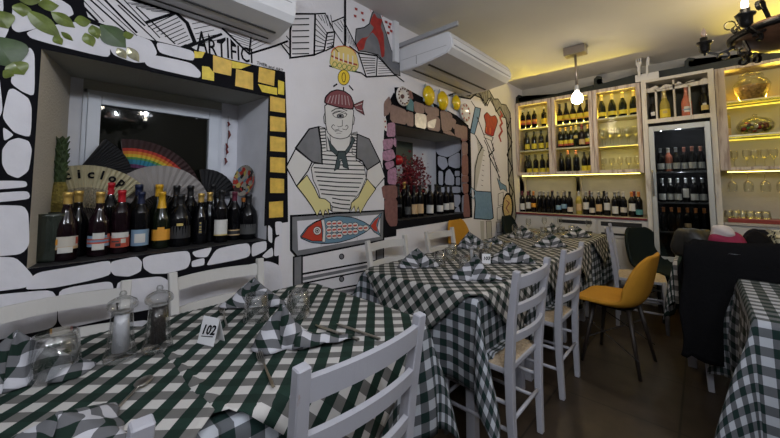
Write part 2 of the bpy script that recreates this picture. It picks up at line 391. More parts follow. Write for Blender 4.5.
stones = ['40,0 57,-2 70,6 73,14 66,17 45,9', '13,8 20,8 40,27 18,32 12,28', '29,33 38,29 60,25 80,22 100,28 107,45 107,57 50,43 33,38',
 '110,46 118,33 130,34 150,41 156,53 148,61 135,62 115,55', '157,42 193,51 193,61 160,53', '152,55 190,63 199,72 198,78 150,67 146,62',
 '22,52 30,49 34,55 34,95 22,90 11,82 16,62', '9,91 14,90 28,99 31,108 30,136 14,131 3,117', '3,127 14,135 4,141',
 '9,142 18,139 28,142 31,150 28,170 18,177 8,173 3,164 3,150', '-14,181 25,181 26,187 -14,190', '-14,194 27,191 29,199 -14,203',
 '-30,207 22,207 27,214 28,244 20,253 -30,256', '-40,258 14,258 22,265 30,274 33,280 25,287 -40,294',
 '27,289 36,275 43,272 80,266 108,261 108,275 85,281 55,287', '112,262 125,259 136,257 141,262 140,271 129,276 115,275 111,270',
 '144,259 150,256 187,251 189,260 186,268 166,273 152,273 145,268', '192,252 212,247 207,257 196,257', '192,261 204,258 204,265 192,267',
 '209,262 217,249 248,243 249,257 208,265', '252,244 266,241 266,250 252,257', '262,256 272,247 273,256 266,258',
 '268,225 272,229 272,243 268,240', '275,222 282,222 282,233 276,235', '275,238 282,236 281,254 274,256',
 '-60,302 48,291 54,298 54,322 48,328 -60,350', '60,290 105,283 111,284 115,310 112,317 66,327 60,320', '118,282 160,277 170,284 165,305 125,313 119,300',
 '70,333 150,319 150,345 70,352', '178,283 230,270 265,262 276,266 279,275 280,300 180,322', '-60,356 60,334 62,352 -60,380',
 '-8,70 -2,72 2,110 -4,120 -30,120 -30,80', '-30,130 -3,128 -3,175 -30,178', '-30,20 5,22 8,30 0,45 -30,48', '-20,-5 2,-5 3,14 -20,16']
p = paint(); p.grow = 1.075
for s_ in stones: p.fill(s_, STONEP, r=2)
p.done('painted_white_stones')
p = paint(); p.k = 3
for s_, m_ in (('194,51 205,52 202,58 194,58', YELP), ('213,55 232,61 231,76 213,72', GOLDP), ('202,66 209,67 214,73 214,81 202,79', YELP), ('232,61 251,65 241,69 232,68', YELP),
  ('236,69 253,73 253,90 235,86', GOLDP), ('259,67 275,71 274,86 258,82', GOLDP), ('258,84 277,88 277,95 262,92', YELP), ('278,80 284,82 284,95 278,94', YELP),
  ('270,96 285,99 285,113 270,111', GOLDP), ('270,116 285,118 285,132 270,131', GOLDP), ('270,136 285,138 285,152 270,151', GOLDP), ('270,157 285,158 285,173 270,172', GOLDP),
  ('270,178 284,179 284,193 270,193', GOLDP), ('269,202 283,201 283,217 269,218', GOLDP)): p.fill(s_, m_)
p.done('painted_gold_squares')

# mountains and striped houses
p = paint(); T = .006; p.an = 1.2
for s_, w_ in (('110,-12 134,0 175,12 187,23 195,43 188,47', .017), ('145,23 175,13', .013), ('190,46 222,34', .013), ('222,28 249,54 275,46 288,41', .012), ('249,54 252,28', .008),
   ('118,5 156,41', .006), ('124,0 160,38', .005), ('136,7 175,44', .007), ('73,-4 98,22', .009), ('79,-4 104,22', .004), ('85,-5 130,35', .007), ('92,-5 137,36', .004), ('100,-5 137,33', .009), ('112,-4 145,26', .008), ('97,0 120,20', .003)): p.stroke(s_, w_)
p.hatch((135, 5), (186, 40), (170, 16), (194, 44), 0)
for i in range(9): p.stroke([(148+i*4.2, 27+i*2.5), (176+i*2, 14+i*3.6)], .0035)
for i in range(6): p.stroke([(126+i*5, 3+i*1.6), (150+i*5, 4+i*1.8)], .0032)
for i in range(5): p.stroke([(192+i*1.5, 24+i*5), (206+i*4, 21+i*4.5)], .0032)
for i in range(6): p.stroke([(226+i*4, 31+i*3.9), (252-i*0.2, 41+i*2.0)], .003)
for i in range(4): p.stroke([(251, 50-i*4), (268-i*3, 42-i*2.6)], .003)
H = '293,14 315,14 314,55 290,58 290,31'
p.stroke(H, .012, closed=True)
for i, y in enumerate((19, 25, 31, 37, 43, 49, 54)): p.stroke([(292, y), (309, y-.3)], .007)
p.stroke('315,14 325,13.5 334.5,32 327,33 324,51 314,55', .010); p.stroke('280,43 290,56', .01); p.stroke('286,36 291,42', .007); p.stroke('284,44 290,49', .006)
p.hatch((316, 16), (314.5, 54), (328, 33), (324, 51), 7, .006)
for i in range(5): p.stroke([(318+i*3.1, 15), (322+i*2.8, 21+i*2.5)], .005)
p.stroke('327,33 334.5,32 333,47 325,51', .009)
for i in range(4): p.stroke([(326.5, 37+i*3.6), (333, 36+i*3.3)], .006)
p.stroke('334,31 344,46', .008); p.stroke('332,22 344,17 346,20', .009); p.stroke('331,44 338,52', .006)
for i in range(4): p.stroke([(334+i*3.1, 23-i*1.2), (342+i*.8, 32-i*2.5)], .005)
p.stroke('345,24 358,50', .010)
for i in range(6): p.stroke([(346+i*1.6, 29+i*3), (346+i*2, 42+i*1.5)], .004)
p.stroke('344.8,-8 344.8,46', .018)
p.stroke('349,46 358,53 366,77 395,75.5 377,56 358,53', .012); p.stroke('377,56 376,76', .010); p.stroke('395,75 404,82', .011)
for i in range(7): p.stroke([(360+i*1.1, 57.5+i*2.7), (375, 58.5+i*2.3)], .006)
for i in range(7): p.stroke([(378, 59+i*2.4), (381+i*1.9, 60+i*2.1)], .004)
p.done('painted_striped_houses')
p = paint(); p.k = 30
p.fill('356,29 364,27.5 369,24 372,13 375,10 379,12 381,18 386,33 391,50 399,62 400,76 394,74 378,55 366,52 358,51 355,41', GREYP, line=BLACKP, lw=.008)
p.fill('371,20 374,14 377,19 382,20 380,27 383,34 384,55 381,57 379,44 377,38 372,32 366,40 364,49 358,50 357,44 362,38 368,37 374,28 370,24', REDP, r=1)
for x, y in P('356,9 362,13 355,16 363,20 386,22 389,27 388,33 391,31 395,36 390,24'): p.fill([(x-1.5, y-1.6), (x+1.4, y-.6), (x+1.2, y+1.8), (x-1, y+1)], REDP)
for x, y in P('371,12 374,9 379,13 382,17'): p.stroke([(x, y), (x+(x-376)*.5, y-5)], .006, ORANGEP)
p.done('painted_volcano')
# cupcake-like crown lamp and medal above the cook
p = paint(); p.k = 60
p.stroke('329,66 340,69 352,71 361,73 366,77', .012)
p.fill('330,63 332,52 337,48 345,47 352,50 356,56 358,66 355,71 342,70 333,67', mat('crown_yellow_paint', (.62, .47, .16), .5), r=1, line=GRNP, lw=.004)
p.stroke('331,56 343,61 357,65', .014, REDP); p.stroke('331,53 333,49 338,46.5 345,46 352,49 356,54', .008, ORANGEP)
for i in range(5): p.stroke([(334+i*4.6, 51+i*1.2), (334+i*4.6, 60+i*1.3)], .012, SKINP); p.ell(334.5+i*4.8, 64.5+i*1.1, 2.1, 2.6, None, line=GRNP, lw=.006)
p.ell(343.5, 77.5, 5.8, 7.6, YEL2, line=BLACKP, lw=.005); p.ell(343.5, 77.5, 1.8, 4.6, None, line=BLACKP, lw=.006)
p.stroke('337,84 333,86.6', .012); p.stroke('343.3,87 343.3,91', .012); p.stroke('348.7,85.5 353,90.5', .012)
p.done('painted_crown_lamp')

# the one-eyed fishmonger
p = paint(); p.k = 5; p.an = 1.35
BW = .0075
p.fill('312,162 295.4,149 286,167 296.4,186 307.7,171', SKINP, line=BLACKP, lw=BW)
p.fill('380,161.6 385,177 375.5,188 366,179 367,170', SKINP, line=BLACKP, lw=BW)
p.fill('320,127 322,150 311,168 313,180 318,190 320,198 332,206 332,212 349,212 352,202 360,192 366,178 364,165 356,160 357,132 340,136', SKINP, line=BLACKP, lw=.005)
for i in range(14):
    y = 151+i*4.35
    xl = 313.5 if y < 170 else 313.5+(y-170)*.31; xr = 365 if y < 172 else 365-(y-172)*.42
    if y < 158: xl, xr = 321, 356
    if y > 198: xl, xr = 332, 350
    p.stroke([(xl, y-.8), ((xl+xr)/2, y+.9), (xr, y+1.6)], .008)
p.fill('319,126.5 325,128 327,151 322,152', SKINP, line=BLACKP, lw=.005); p.fill('351,133 357,134 357,156 352,154', SKINP, line=BLACKP, lw=.005)
for i in range(7): p.stroke([(320, 129+i*3.2), (325.5, 128.6+i*3.2)], .008); p.stroke([(351.5, 134.5+i*2.9), (356.6, 135.2+i*2.9)], .008)
p.fill('295.5,148 309,129 318,126.8 321,145 322,164 312,162', GREYP, line=BLACKP, lw=.009)
p.fill('357,134 369,139 380,161.6 367,170 362,161 356,158', GREYP, line=BLACKP, lw=.009)
p.fill('296.4,186 306.7,175 314,187 319,198 325,199 330,203 331,211 328,209 329,215 325,210 323,217 320,210 317,216 312,207 305,197', GLOVE, line=BLACKP, lw=.006)
p.fill('367,179 375.5,189 367,201 360,213.5 358,207 355.5,213 354,206 350.5,211.5 351,203 358,197', GLOVE, line=BLACKP, lw=.006)
p.fill('330,133 331,144 337,152 345,152 349,145 350,136', SKINP, r=1, line=BLACKP, lw=.004)
p.fill('327,136 331,144 337,151 345,151 350,144 352,136 355,140 349,151 344,157 338,157 330,150', TEALP, line=BLACKP, lw=.004)
p.fill('338,152 334,171 339,168 341,158 343,167 348.5,169 345,152', TEALP, line=BLACKP, lw=.004)
p.ell(340, 160, .5, .5, SKINP); p.ell(342, 163.5, .5, .5, SKINP)
# head
p.fill('325,111 323.5,117 324,123 326,125', SKINP, line=BLACKP, lw=.005); p.fill('353,114 354.5,118 353.5,124 351,127', SKINP, line=BLACKP, lw=.005)
p.fill('325,104 326,124 327.5,132 333,137 340,138.5 347,137 351,132 353,108', SKINP, r=1, line=BLACKP, lw=.0055)
p.fill('325,103 326,97 331,92 337,90.2 344,91.6 350,96 353,104 352,109 338,107', MAROON, r=1, line=BLACKP, lw=.008)
for i in range(7): p.stroke([(327.5+i*3.6, 103+i*.4), (330.5+i*2.8, 94.5-abs(i-3)*-.5)], .005, mat('pink_grey_paint', (.42, .32, .33), .7))
p.fill('353,105 363,100.5 362,107 364,115 356,110', MAROON, line=BLACKP, lw=.005)
p.stroke('355,106 362,103.5', .004, SKINP); p.stroke('356,109 362,111', .004, SKINP)
p.ell(339.5, 114.5, 6.8, 3.6, SKINP, line=BLACKP, lw=.004); p.ell(340, 116, 3.3, 2.2, GREYP, line=BLACKP, lw=.004); p.ell(340, 116, 1.3, 1.1, BLACKP)
p.stroke('331,111.5 335,109 341,108.4 347,111', .006); p.stroke('332,114 339,111.5 347,114.5', .005)
p.stroke('342,120 342,126 338.5,127 337,126', .004); p.stroke('339,129 334,130.5 331,127 333,124.5 334.5,126', .004, r=1); p.stroke('342,129 346,130 348,127 346.5,125 345,126.5', .004, r=1)
p.stroke('334.5,131.5 338,130.6 342,131.8', .004); p.stroke('336,133.3 341,133.3', .003)
p.done('painted_fishmonger')

# drawer unit painted under the fish
p = paint(); p.k = 8; p.an = 1.3
p.fill('291,216 384,210.5 383.5,240 297,257 291,250', GREYP, line=BLACKP, lw=.013)
p.fill('296.5,220.5 380.5,214 380,237 297.5,251', STONEP, line=GREYP, lw=.006)
p.fill('293.5,257 302,255.5 302,345 293.5,345', GREYP, line=BLACKP, lw=.009)
p.fill('376,243 383.5,241.5 383.5,300 376,300', GREYP, line=BLACKP, lw=.009)
p.stroke('302.5,274 376,260.5', .013); p.stroke('302.5,279 376,264.5', .022, GREYP); p.stroke('302.5,283.5 376,268.5', .011)
p.stroke('325,291 376,281.5', .012); p.stroke('318,296 376,286', .022, GREYP); p.stroke('312,301 376,291', .011)
for y in (256.5, 279): p.ell(341.5, y, 2.2, 2.6, GREYP, line=BLACKP, lw=.006)
p.stroke('357,216 357,240', .002, GREYP); p.stroke('321,219 321,246', .002, GREYP)
p.done('painted_drawer_unit')
p = paint(); p.k = 40
FBL = mat('fish_blue_paint', (.12, .22, .30), .6); FRED = mat('fish_red_paint', (.42, .04, .02), .5)
p.fill('369,226 374,219 382,212.5 378.5,221 377,228 380.5,236 374,232', FBL, line=BLACKP, lw=.006); p.fill('370.5,226 375,220 379,216.5 376,225 377.5,232 373.5,230', FRED)
p.fill('301,237 308,227.5 315,222.5 325,218.5 338,216.5 352,218 362,222 370,227 364,232 352,238 338,242 325,243 312,242', FBL, r=1, line=BLACKP, lw=.006)
p.fill('301,237 308,227.5 315,222.5 321,220 322,230 322,241 312,241', FRED, line=BLACKP, lw=.004)
p.fill('321,220 324,219.5 325.5,230 325,242 322,242 323,230', SKINP, line=BLACKP, lw=.003)
p.ell(317, 230.7, 4, 4.2, SKINP, line=BLACKP, lw=.004); p.ell(317, 230.7, 2, 2.1, None, line=BLACKP, lw=.005)
p.ell(317, 230.7, 1, 1, BLACKP)
for c in range(8):
    x = 329+c*5.2; hh = 10-c*1.05; n_ = max(1, int(round(hh*2/6.2)))
    for k in range(n_):
        y = 230+(-.3*c)+(k-(n_-1)/2)*6.2
        p.ell(x, y, 3.1, 3.0, SKINP, line=BLACKP, lw=.0035); p.fill([(x-2.2, y-.6), (x+1.6, y-1.1), (x+1.6, y+.7), (x-2, y+1.1)], FRED)
p.done('painted_fish')

# stones round the second niche
pw = Paint(lambda a, b: Vector((0, a, b)), (1, 0, 0), base=.0006)
y0, y1, z0, z1 = N2
pw.fill([(y0-.155, z0-.13), (y0, z0-.13), (y0, z1+.28), (y0-.03, z1+.28), (y0-.11, z1+.16), (y0-.15, z1-.05), (y0-.17, z1-.35), (y0-.15, z1-.5)], BLACKP)
pw.fill([(y0, z1), (y1, z1), (y1+.0, z1+.16), (y1-.25, z1+.24), (y0+.1, z1+.36), (y0-.02, z1+.33)], BLACKP)
pw.fill([(y1, z0-.055), (y1+.05, z0-.055), (y1+.045, z1+.12), (y1, z1+.14)], BLACKP)
pw.fill([(y0-.15, z0-.10), (y0, z0-.075), (y1+.05, z0-.06), (y1+.05, z0), (y0-.15, z0)], BLACKP)
pw.done('painted_black_arch')
p = paint(); p.grow = 1.13
for s_, m_ in (('383,118 386,119 387,131 384,129', SKINP), ('387.5,124 394.5,123 395,136 387,136', MAUVEP), ('383,140 393,139 391.5,148 384,149.5', MAUVEP), ('394,138 396,139 396,147 393,144', MAUVEP), ('383,152 392,149.5 395,157 388,161 383,159', MAUVEP),
   ('385,163 393,161 394,166 387,169.5', MAUVEP), ('388,170.5 396,168 396,184 388,183', MAUVEP), ('382,186.5 396.3,186 396.3,198 384,198.5', BROWNP), ('384.5,200.5 396.5,199.5 396.7,224.5 390,225 386,218', BROWNP),
   ('462,126 467,128 467,140 461.5,141', BROWNP), ('462,143 467.3,143 467.4,154 462,154', ROSEP), ('462,156.5 467.5,155.5 468,174.4 462,174.4', BROWNP), ('462,176.3 468,176 468,182 462,182', BROWNP), ('462.5,184 468,184 468,192 463.5,193.5', BROWNP), ('464,195.5 468,194.5 470,215.5 463.5,216', BROWNP),
   ('391,105 406,111 406,124 391,121', ROSEP), ('407,112 413,113.5 413,126 407,124.8', ROSEP), ('415.5,113.5 426,115.5 425.5,128.5 415.5,126', SHINY), ('427,114.5 439.3,118.5 439.3,131 427.5,128.5', ROSEP), ('428,122 436,119 434,128 428,127', SHINY),
   ('414,101.5 424,105 423.5,113.3 415,112', ROSEP), ('425,105 438,108.5 438,116.5 426,113', ROSEP), ('440.5,110 451.5,114.5 451.5,129 442.5,131', ROSEP), ('455,128.5 456,124.5 466,128 466,139 455.5,136', ROSEP),
   ('384,103 389,97 391,104 389,113 384,116', ROSEP), ('443,132.5 450,131 455,136 448,134.5', ROSEP), ('452,118 456,121 454,129 452,126', ROSEP), ('404,92 411,91 413,99 406,99', BROWNP)): p.fill(s_, m_, r=1)
p.ell(385, 121.5, .8, 1, REDP); p.ell(385.4, 127, .8, 1, REDP)
p.done('painted_brown_stones')
# painted stones on the far reveal of the second niche
p = Paint(lambda x, y: ony(x, y, N2[1]), (0, -1, 0))
WSP = mat('lilac_white_stone_paint', (.52, .53, .60), .75, var=.05, vscale=14)
p.fill([(x, y) for x, y in P('429,141 436,141 469,138 471,217 429,217')], BLACKP)
for s_ in ('436,139 459.6,139.5 460.5,150 448,157 438.6,154.6 435,148', '438,156 446,158 448,165.6 443,170 438,165', '448.7,158 459.6,152 460,167.4 455,168 448.7,165.6', '438.6,171 443,172 443,185 438.6,184',
   '446,172 449.6,169 454,176.5 454,185 445,184', '455,171 459.6,171 459.6,176 455,176', '456,177.5 460,177.5 460,185 456,185', '439.5,187.5 460,186.6 460,193 439.5,192', '453,195 460,195 460.5,202 457,207.6 452,204', '458.7,206 460.5,213 455,214 455,209.5',
   '461.5,142 466.5,142 466.5,165 461.5,168', '461.5,172 467,170 467,190 461.5,192', '462,196 468,195 468,212 462,214', '440,195 450,195 450,208 440,208'): p.fill(s_, WSP, r=1)
p.done('painted_reveal_stones')

# the chef and the cave mouth
p = paint(); p.k = 2; p.an = 2.4
p.fill('447,96 458,92 469,96 474,90 480,84 486,86 490,92 494,99 498,99 501,104 506,105 510,113 511,130 512,160 514,190 516,214 512,240 505,250 500,246 506,222 510,200 508,170 508,140 506,118 499,116 495,108 489,98 485,106 481,98 474,95 470,99', mat('cave_grey_paint', (.24, .23, .21), .8, var=.4, vscale=18), line=BLACKP, lw=0.0136)
p.stroke('458,96 470,99 478,92 487,106 491,97 496,112 500,107 505,117 508,125', 0.0152)
p.hatch((475, 91), (489, 90), (483, 104), (487, 106), 5, .004)
p.stroke('511,118 507,130 512,142 507,155 512,168 508,180 513,192 509,205', 0.0114)
p.fill('475,107 480.5,108.5 479.5,115 474.4,134.5 470,132.4', BLUEP, line=BLACKP, lw=0.0085)
p.stroke('471,101 475,107', 0.0095); p.stroke('477,117 485,138 493,155 500,182', 0.0095)
p.fill('485,133 486,124 484,116 487,112.5 491,117 495,115.5 497.5,121 495,129 493,136', REDP, r=1, line=BLACKP, lw=0.0068)
p.stroke('486,127 486,132', 0.0095, ORANGEP); p.stroke('490,128 490,134', 0.0095, ORANGEP)
p.fill('484,134 493,137.5 492,141 484,137.5', SKINP, line=BLACKP, lw=0.0068)
p.stroke('500,111 502,115 500,118 502,123 500,126 502,131 499,136 501,142', 0.0171, REDP)
p.fill('476,135 484,150 481,165 476,190 474,191 474,165 478,152', mat('pale_grey_paint', (.42, .41, .38), .8), line=None)
p.stroke('475,135 482,147 478,155 475,168 474,191', 0.0095); p.stroke('484,140 487,146 490,158 491,192', 0.0095); p.stroke('491,141 494,150 489,156 497,172 500,178', 0.0095)
for i in range(8): p.stroke([(483-.3*i, 150+i*5), (485-.3*i, 151+i*5)], .005)
p.stroke('488,150 494,160 499,172', 0.0076); p.hatch((477, 143), (481, 150), (479, 141), (484, 148), 4, .003); p.hatch((493, 158), (496, 172), (495, 157), (498, 170), 4, .003)
p.stroke('493,143 492.5,150', 0.0057)
p.fill('474,191 491,192 493.2,218 490,219.8 474,218.5 475,204', BLUEP, line=BLACKP, lw=0.0102)
p.stroke('476,192 471,188 470,194 473,199 475,195', 0.0114, BLUEP); p.stroke('476,191 471,187 469.5,192 472,198', 0.0076)
p.fill('497,178 501,183 506,186 507,192 503,189 500,190', BLUEP, line=BLACKP, lw=0.0068)
p.fill('480,221 484,221 484,245 481,245', mat('pale_grey_paint', (0, 0, 0))); p.fill('486,221 491,221 492,245 487,245', mat('pale_grey_paint', (0, 0, 0)), line=BLACKP, lw=0.0051)
for s_ in ('498,194 503,192 503,204 498,206', '497,208 502,206 502,220 497,220', '496,222 502,222 502,232 497,233', '503,222 508,224 508,236 503,234', '497,235 502,235 502,244 497,244'): p.stroke(s_, .006, closed=True)
p.ell(507.7, 207, 5.6, 14.5, BLACKP); p.ell(507.5, 207, 4.2, 12.2, mat('barrel_gold_paint', (.50, .37, .17), .6, var=.4, vscale=60))
p.stroke('506,200 509,203 506,208 509,213', 0.0095, MAROON)
p.done('painted_chef')

# writing
t = text_mesh('painted_word', 'ARTIFICI', .1, BLACKP, wl, bold=.001); a, b = W(197, 53), W(253, 64.5)
wd_ = max(v.co.x for v in t.data.vertices)-min(v.co.x for v in t.data.vertices); k_ = (b-a).length/wd_
for v in t.data.vertices:
    big = v.co.x < -wd_/2+.07*1.1 or abs(v.co.x-.01) < .03
    v.co.y = (v.co.y+.035)*(1.45 if big else 1.1)
orient(t, (a+b)/2+Vector((.003, 0, 0)), b-a, (0, 0, 1)); t['kind'] = 'structure'; t['label'] = 'black handwritten word'
t.matrix_basis = t.matrix_basis @ Matrix.Diagonal((k_, 1.15, 1, 1))
t = text_mesh('painted_small_word', 'THER and ART', .028, BLACKP, wl); a, b = W(257, 63), W(283, 71)
orient(t, (W(270, 67))+Vector((.004, 0, 0)), b-a, (0, 0, 1)); t['kind'] = 'structure'
LP_PEND = 10; LP_CH1 = 2.2; LP_CH2 = 17; LP_FILL = 17; EXPO = 0.0; LC = .36; LUP = 26; LFR = 4
# ------------------------------------------------------------------ relief leaves on the wall
LEAF = mat('glazed_leaf_green', (.13, .17, .035), .35, var=.35, vscale=25, coat=.3)
LEAFD = mat('dark_leaf_green', (.05, .085, .03), .4, var=.3, vscale=18)
LEAFS = mat('pearly_leaf', (.50, .48, .33), .15, .5, var=.3, vscale=40)
def wall_leaf(x0, y0_, x1, y1_, wpx, m, label):
    a, b = W(x0, y0_), W(x1, y1_); L = (b-a).length; ax = (b-a)/L; sd = Vector((1, 0, 0)).cross(ax)
    dist = ((a+b)/2-CAM).length; w = wpx*dist/F*.95
    bm = bmesh.new(); n = 10; rows = []
    for i in range(n+1):
        t = i/n; hw = w/2*(sin(pi*t**.9)**1.05 if 0 < t < 1 else 0.01)
        rows.append([bm.verts.new(a+ax*L*t+sd*hw*s + Vector((.004+.007*(1-abs(s))*sin(pi*min(1, t+.02)), 0, 0))) for s in (-1, -.5, 0, .5, 1)])
    for r1, r2 in zip(rows, rows[1:]):
        for k in range(4): bm.faces.new((r1[k], r1[k+1], r2[k+1], r2[k]))
    ed = [v for r in rows for v in (r[0], r[-1])]
    base = [bm.verts.new((.0005, v.co.y, v.co.z)) for v in ed]
    for i in range(n):
        for s in (0, 1): bm.faces.new((ed[2*i+s], ed[2*i+2+s], base[2*i+2+s], base[2*i+s]))
    bmesh.ops.recalc_face_normals(bm, faces=bm.faces)
    o = obj('wall_leaf', bm, m, None, False); tag(o, label, 'leaf ornament', 'green relief leaves above the window niche'); return o
for a in ((26, 10, 61, 38, 11, LEAF, 'long pale green relief leaf pointing down right, largest of the upper cluster'),
  (51, 12, 75, 28, 9, LEAF, 'mid green relief leaf with a glossy spot right of the longest leaf'),
  (74, 21, 91, 22, 8, LEAF, 'short horizontal green relief leaf in the middle of the row above the niche'),
  (38, 5, 59, 6, 8, LEAF, 'small green relief leaf lying level above the long leaf'),
  (21, 3, 23, 17, 9, LEAF, 'stubby green relief leaf hanging left of the long leaf'),
  (16, -3, 41, 2, 8, LEAF, 'green relief leaf cut off by the top edge of the photo'),
  (100, 25, 126, 48, 17, LEAFD, 'broad dark green relief leaf above the niche, widest of the right group'),
  (92, 25, 98, 39, 8, LEAF, 'small upright green relief leaf touching the broad dark leaf'),
  (85, 33, 93, 47, 8, LEAF, 'light green relief leaf with a shiny tip under the upright one'),
  (122, 36, 134, 35, 6, LEAF, 'tiny oval green relief leaf at the upper right of the broad dark leaf'),
  (117, 48, 126, 59, 7, LEAFS, 'brownish pearly relief leaf just below the broad dark leaf'),
  (127, 47, 139, 62, 8, LEAFS, 'shiny silvery relief leaf, rightmost of all leaves'),
  (61, 32, 73, 41, 4, LEAF, 'thin green relief leaf beside the tip of the long leaf'),
  (54, 36, 62, 45, 6, LEAF, 'small green relief leaf just below the tip of the long leaf'),
  (-7, 10, 8, 29, 15, LEAF, 'green relief leaf cut off by the upper left edge of the photo'),
  (-8, 36, 15, 68, 26, LEAFD, 'big dark green relief leaf at the left edge beside the niche corner'),
  (11, 61, 24, 75, 13, LEAF, 'rounded light green relief leaf outlined in black near the niche corner'),
  (3, 71, 14, 76, 8, LEAF, 'small round green relief leaf left of the rounded outlined one')): wall_leaf(*a)

# ------------------------------------------------------------------ air conditioners
def ac(name, y0, y1, depth, zt, zb, label):
    t = thing(name, label, 'air conditioner', (0, (y0+y1)/2, zb))
    h = zt-zb; hl = (y1-y0)/2
    prof = [(0, -.01*0), (depth*.42, .0), (depth*.9, .035), (depth*.98, .07), (depth, .11), (depth*.985, h*.72), (depth*.93, h), (0, h)]
    bm = bmesh.new(); prism(bm, prof, lambda a, b: Vector((a, -hl, b)), (0, 2*hl, 0))
    es = [e for e in bm.edges if e.is_valid and len(e.link_faces) == 2 and e.calc_face_angle(0) > .9]
    bmesh.ops.bevel(bm, geom=es, offset=.008, segments=2, affect='EDGES')
    obj('casing', bm, WHITEPL, t)
    bm = bmesh.new()
    for k in range(2): box(bm, depth*(.20+.30*k), depth*(.235+.30*k), -hl+.05, hl-.05, -.004+.006*k, .012+.01*k)
    obj('air_slot', bm, BLACKPL, t)
    bm = bmesh.new()
    for k, (xx, zz) in enumerate(((.985, h*.70), (1.0, h*.42))): box(bm, depth*xx-.006, depth*xx+.0015, -hl+.03, hl-.03, zz, zz+.004)
    obj('seam_line', bm, GREYPL, t)
    bm = bmesh.new(); box(bm, .03, depth*.9, -hl-.003, -hl+.002, h*.45, h*.46); box(bm, depth*.35, depth*.36, -hl-.003, -hl+.002, .02, h*.45); obj('side_seam', bm, GREYPL, t)
    return t
ac('air_conditioner', 2.22, 3.34, .56, 2.545, 2.335, 'white wall air conditioner under the ceiling beside the painted volcano')
ac('air_conditioner', -.25, .995, .30, 2.53, 2.20, 'white wall air conditioner above the gold squares, cut off by the top edge')
bm = bmesh.new(); box(bm, .0, .03, 2.13, 2.19, 2.40, ZC, bev=.004)
tag(obj('cable_trunk', bm, WHITEPL), 'white vertical cable trunk at the left end of the air conditioner by the volcano', 'cable trunk')
bm = bmesh.new(); box(bm, .0, .62, 2.19, 2.215, 2.545, 2.58)
tag(obj('mounting_rail', bm, GREYPL), 'grey metal rail along the top left end of the far air conditioner', 'rail')

# ------------------------------------------------------------------ wall plates round the second niche
CER = mat('yellow_ceramic', (.70, .48, .01), .18, coat=.4); CERW = mat('white_ceramic', (.62, .58, .53), .2, coat=.4)
def disc_on_wall(name, px, py, r, m, label, cat, h=.03, grp=None, rz=1.0):
    c = W(px, py); bm = bmesh.new()
    lathe(bm, [(0, h*.35), (r*.55, h*.4), (r*.75, h), (r, h*.9), (r*.98, h*.6), (r*.6, 0), (0, 0)], 24)
    o = obj(name, bm, m, None, True); orient(o, (.012, c.y, c.z), (0, 1, 0), (0, 0, 1)); tag(o, label, cat, grp); return o
def dome_on_wall(px, py, r, label):
    r *= 1.28; c = W(px, py); t = thing('lemon_bowl', label, 'ceramic bowl', (.012, c.y, c.z), 0, 'yellow bowls on the brown stone arch')
    bm = bmesh.new(); lathe(bm, [(0, r*.75), (r*.4, r*.68), (r*.75, r*.45), (r*.97, .02), (r, 0), (0, 0)], 24); o = obj('bowl', bm, CER, t, True); orient(o, (0, 0, 0), (0, 1.0, 0), (0, 0, 1.0)); o.scale = (1, 1.2, 1)
    for k in range(4):
        bm = bmesh.new(); a = k*pi/2+.6; d = Vector((.006, cos(a)*r*1.12, sin(a)*r*1.2)); bar(bm, d*.85, d*1.25+Vector((.01, 0, 0)), .045, .006, (1, 0, 0), .01)
        obj('leaf', bm, mat('blue_grey_glaze', (.25, .33, .36), .3), t)
disc_on_wall('floral_plate', 400, 97, .088, CERW, 'white and brown flower-rimmed plate at the top left of the brown stone arch', 'plate')
bm = bmesh.new(); c = W(400, 97)
for k in range(14):
    a = 2*pi*k/14; ball(bm, (.045, c.y+cos(a)*.068, c.z+sin(a)*.068), .0085, 6)
ball(bm, (.028, c.y, c.z), .02, 8)
pl = [o for o in bpy.data.objects if o.name.startswith('floral_plate')][0]
o = obj('painted_petals', bm, mat('brown_glaze', (.12, .06, .05), .3)); o.parent = pl; bpy.context.view_layer.update(); o.matrix_parent_inverse = pl.matrix_world.inverted()
for (x, y, r, s) in ((427, 96, .066, 'bright yellow ceramic bowl on the arch, nearest to the flower-rimmed plate'), (441, 101, .066, 'bright yellow ceramic bowl on the arch, middle one of three'), (454.5, 103, .055, 'smallest yellow ceramic bowl on the arch, under the far end of the air conditioner')): dome_on_wall(x, y, r, s)
o = disc_on_wall('striped_plate', 462.5, 113, .105, CERW, 'white plate with red marks at the right end of the arch', 'plate')
bm = bmesh.new(); c = W(462.5, 113)
bm.free(); bpy.context.view_layer.update()
for k in range(9):
    bm = bmesh.new(); a = 2*pi*k/9; d = Vector((0, cos(a), sin(a))); q = Vector((.044, c.y, c.z)); bar(bm, q+d*.07, q+d*.095, .016, .004, (1, 0, 0))
    q = obj('red_mark', bm, REDP); q.parent = o; q.matrix_parent_inverse = o.matrix_world.inverted()
c = W(409.5, 105); bm = bmesh.new(); prism(bm, [(-.05, -.05), (.04, -.055), (.045, .03), (.0, .06), (-.045, .02)], lambda a, b: Vector((.002, c.y+a, c.z+b)), (.012, 0, 0))
tag(obj('glazed_tile', bm, mat('teal_glaze', (.09, .20, .22), .25)), 'teal glazed tile shard between the flower-rimmed plate and the yellow bowls', 'tile')

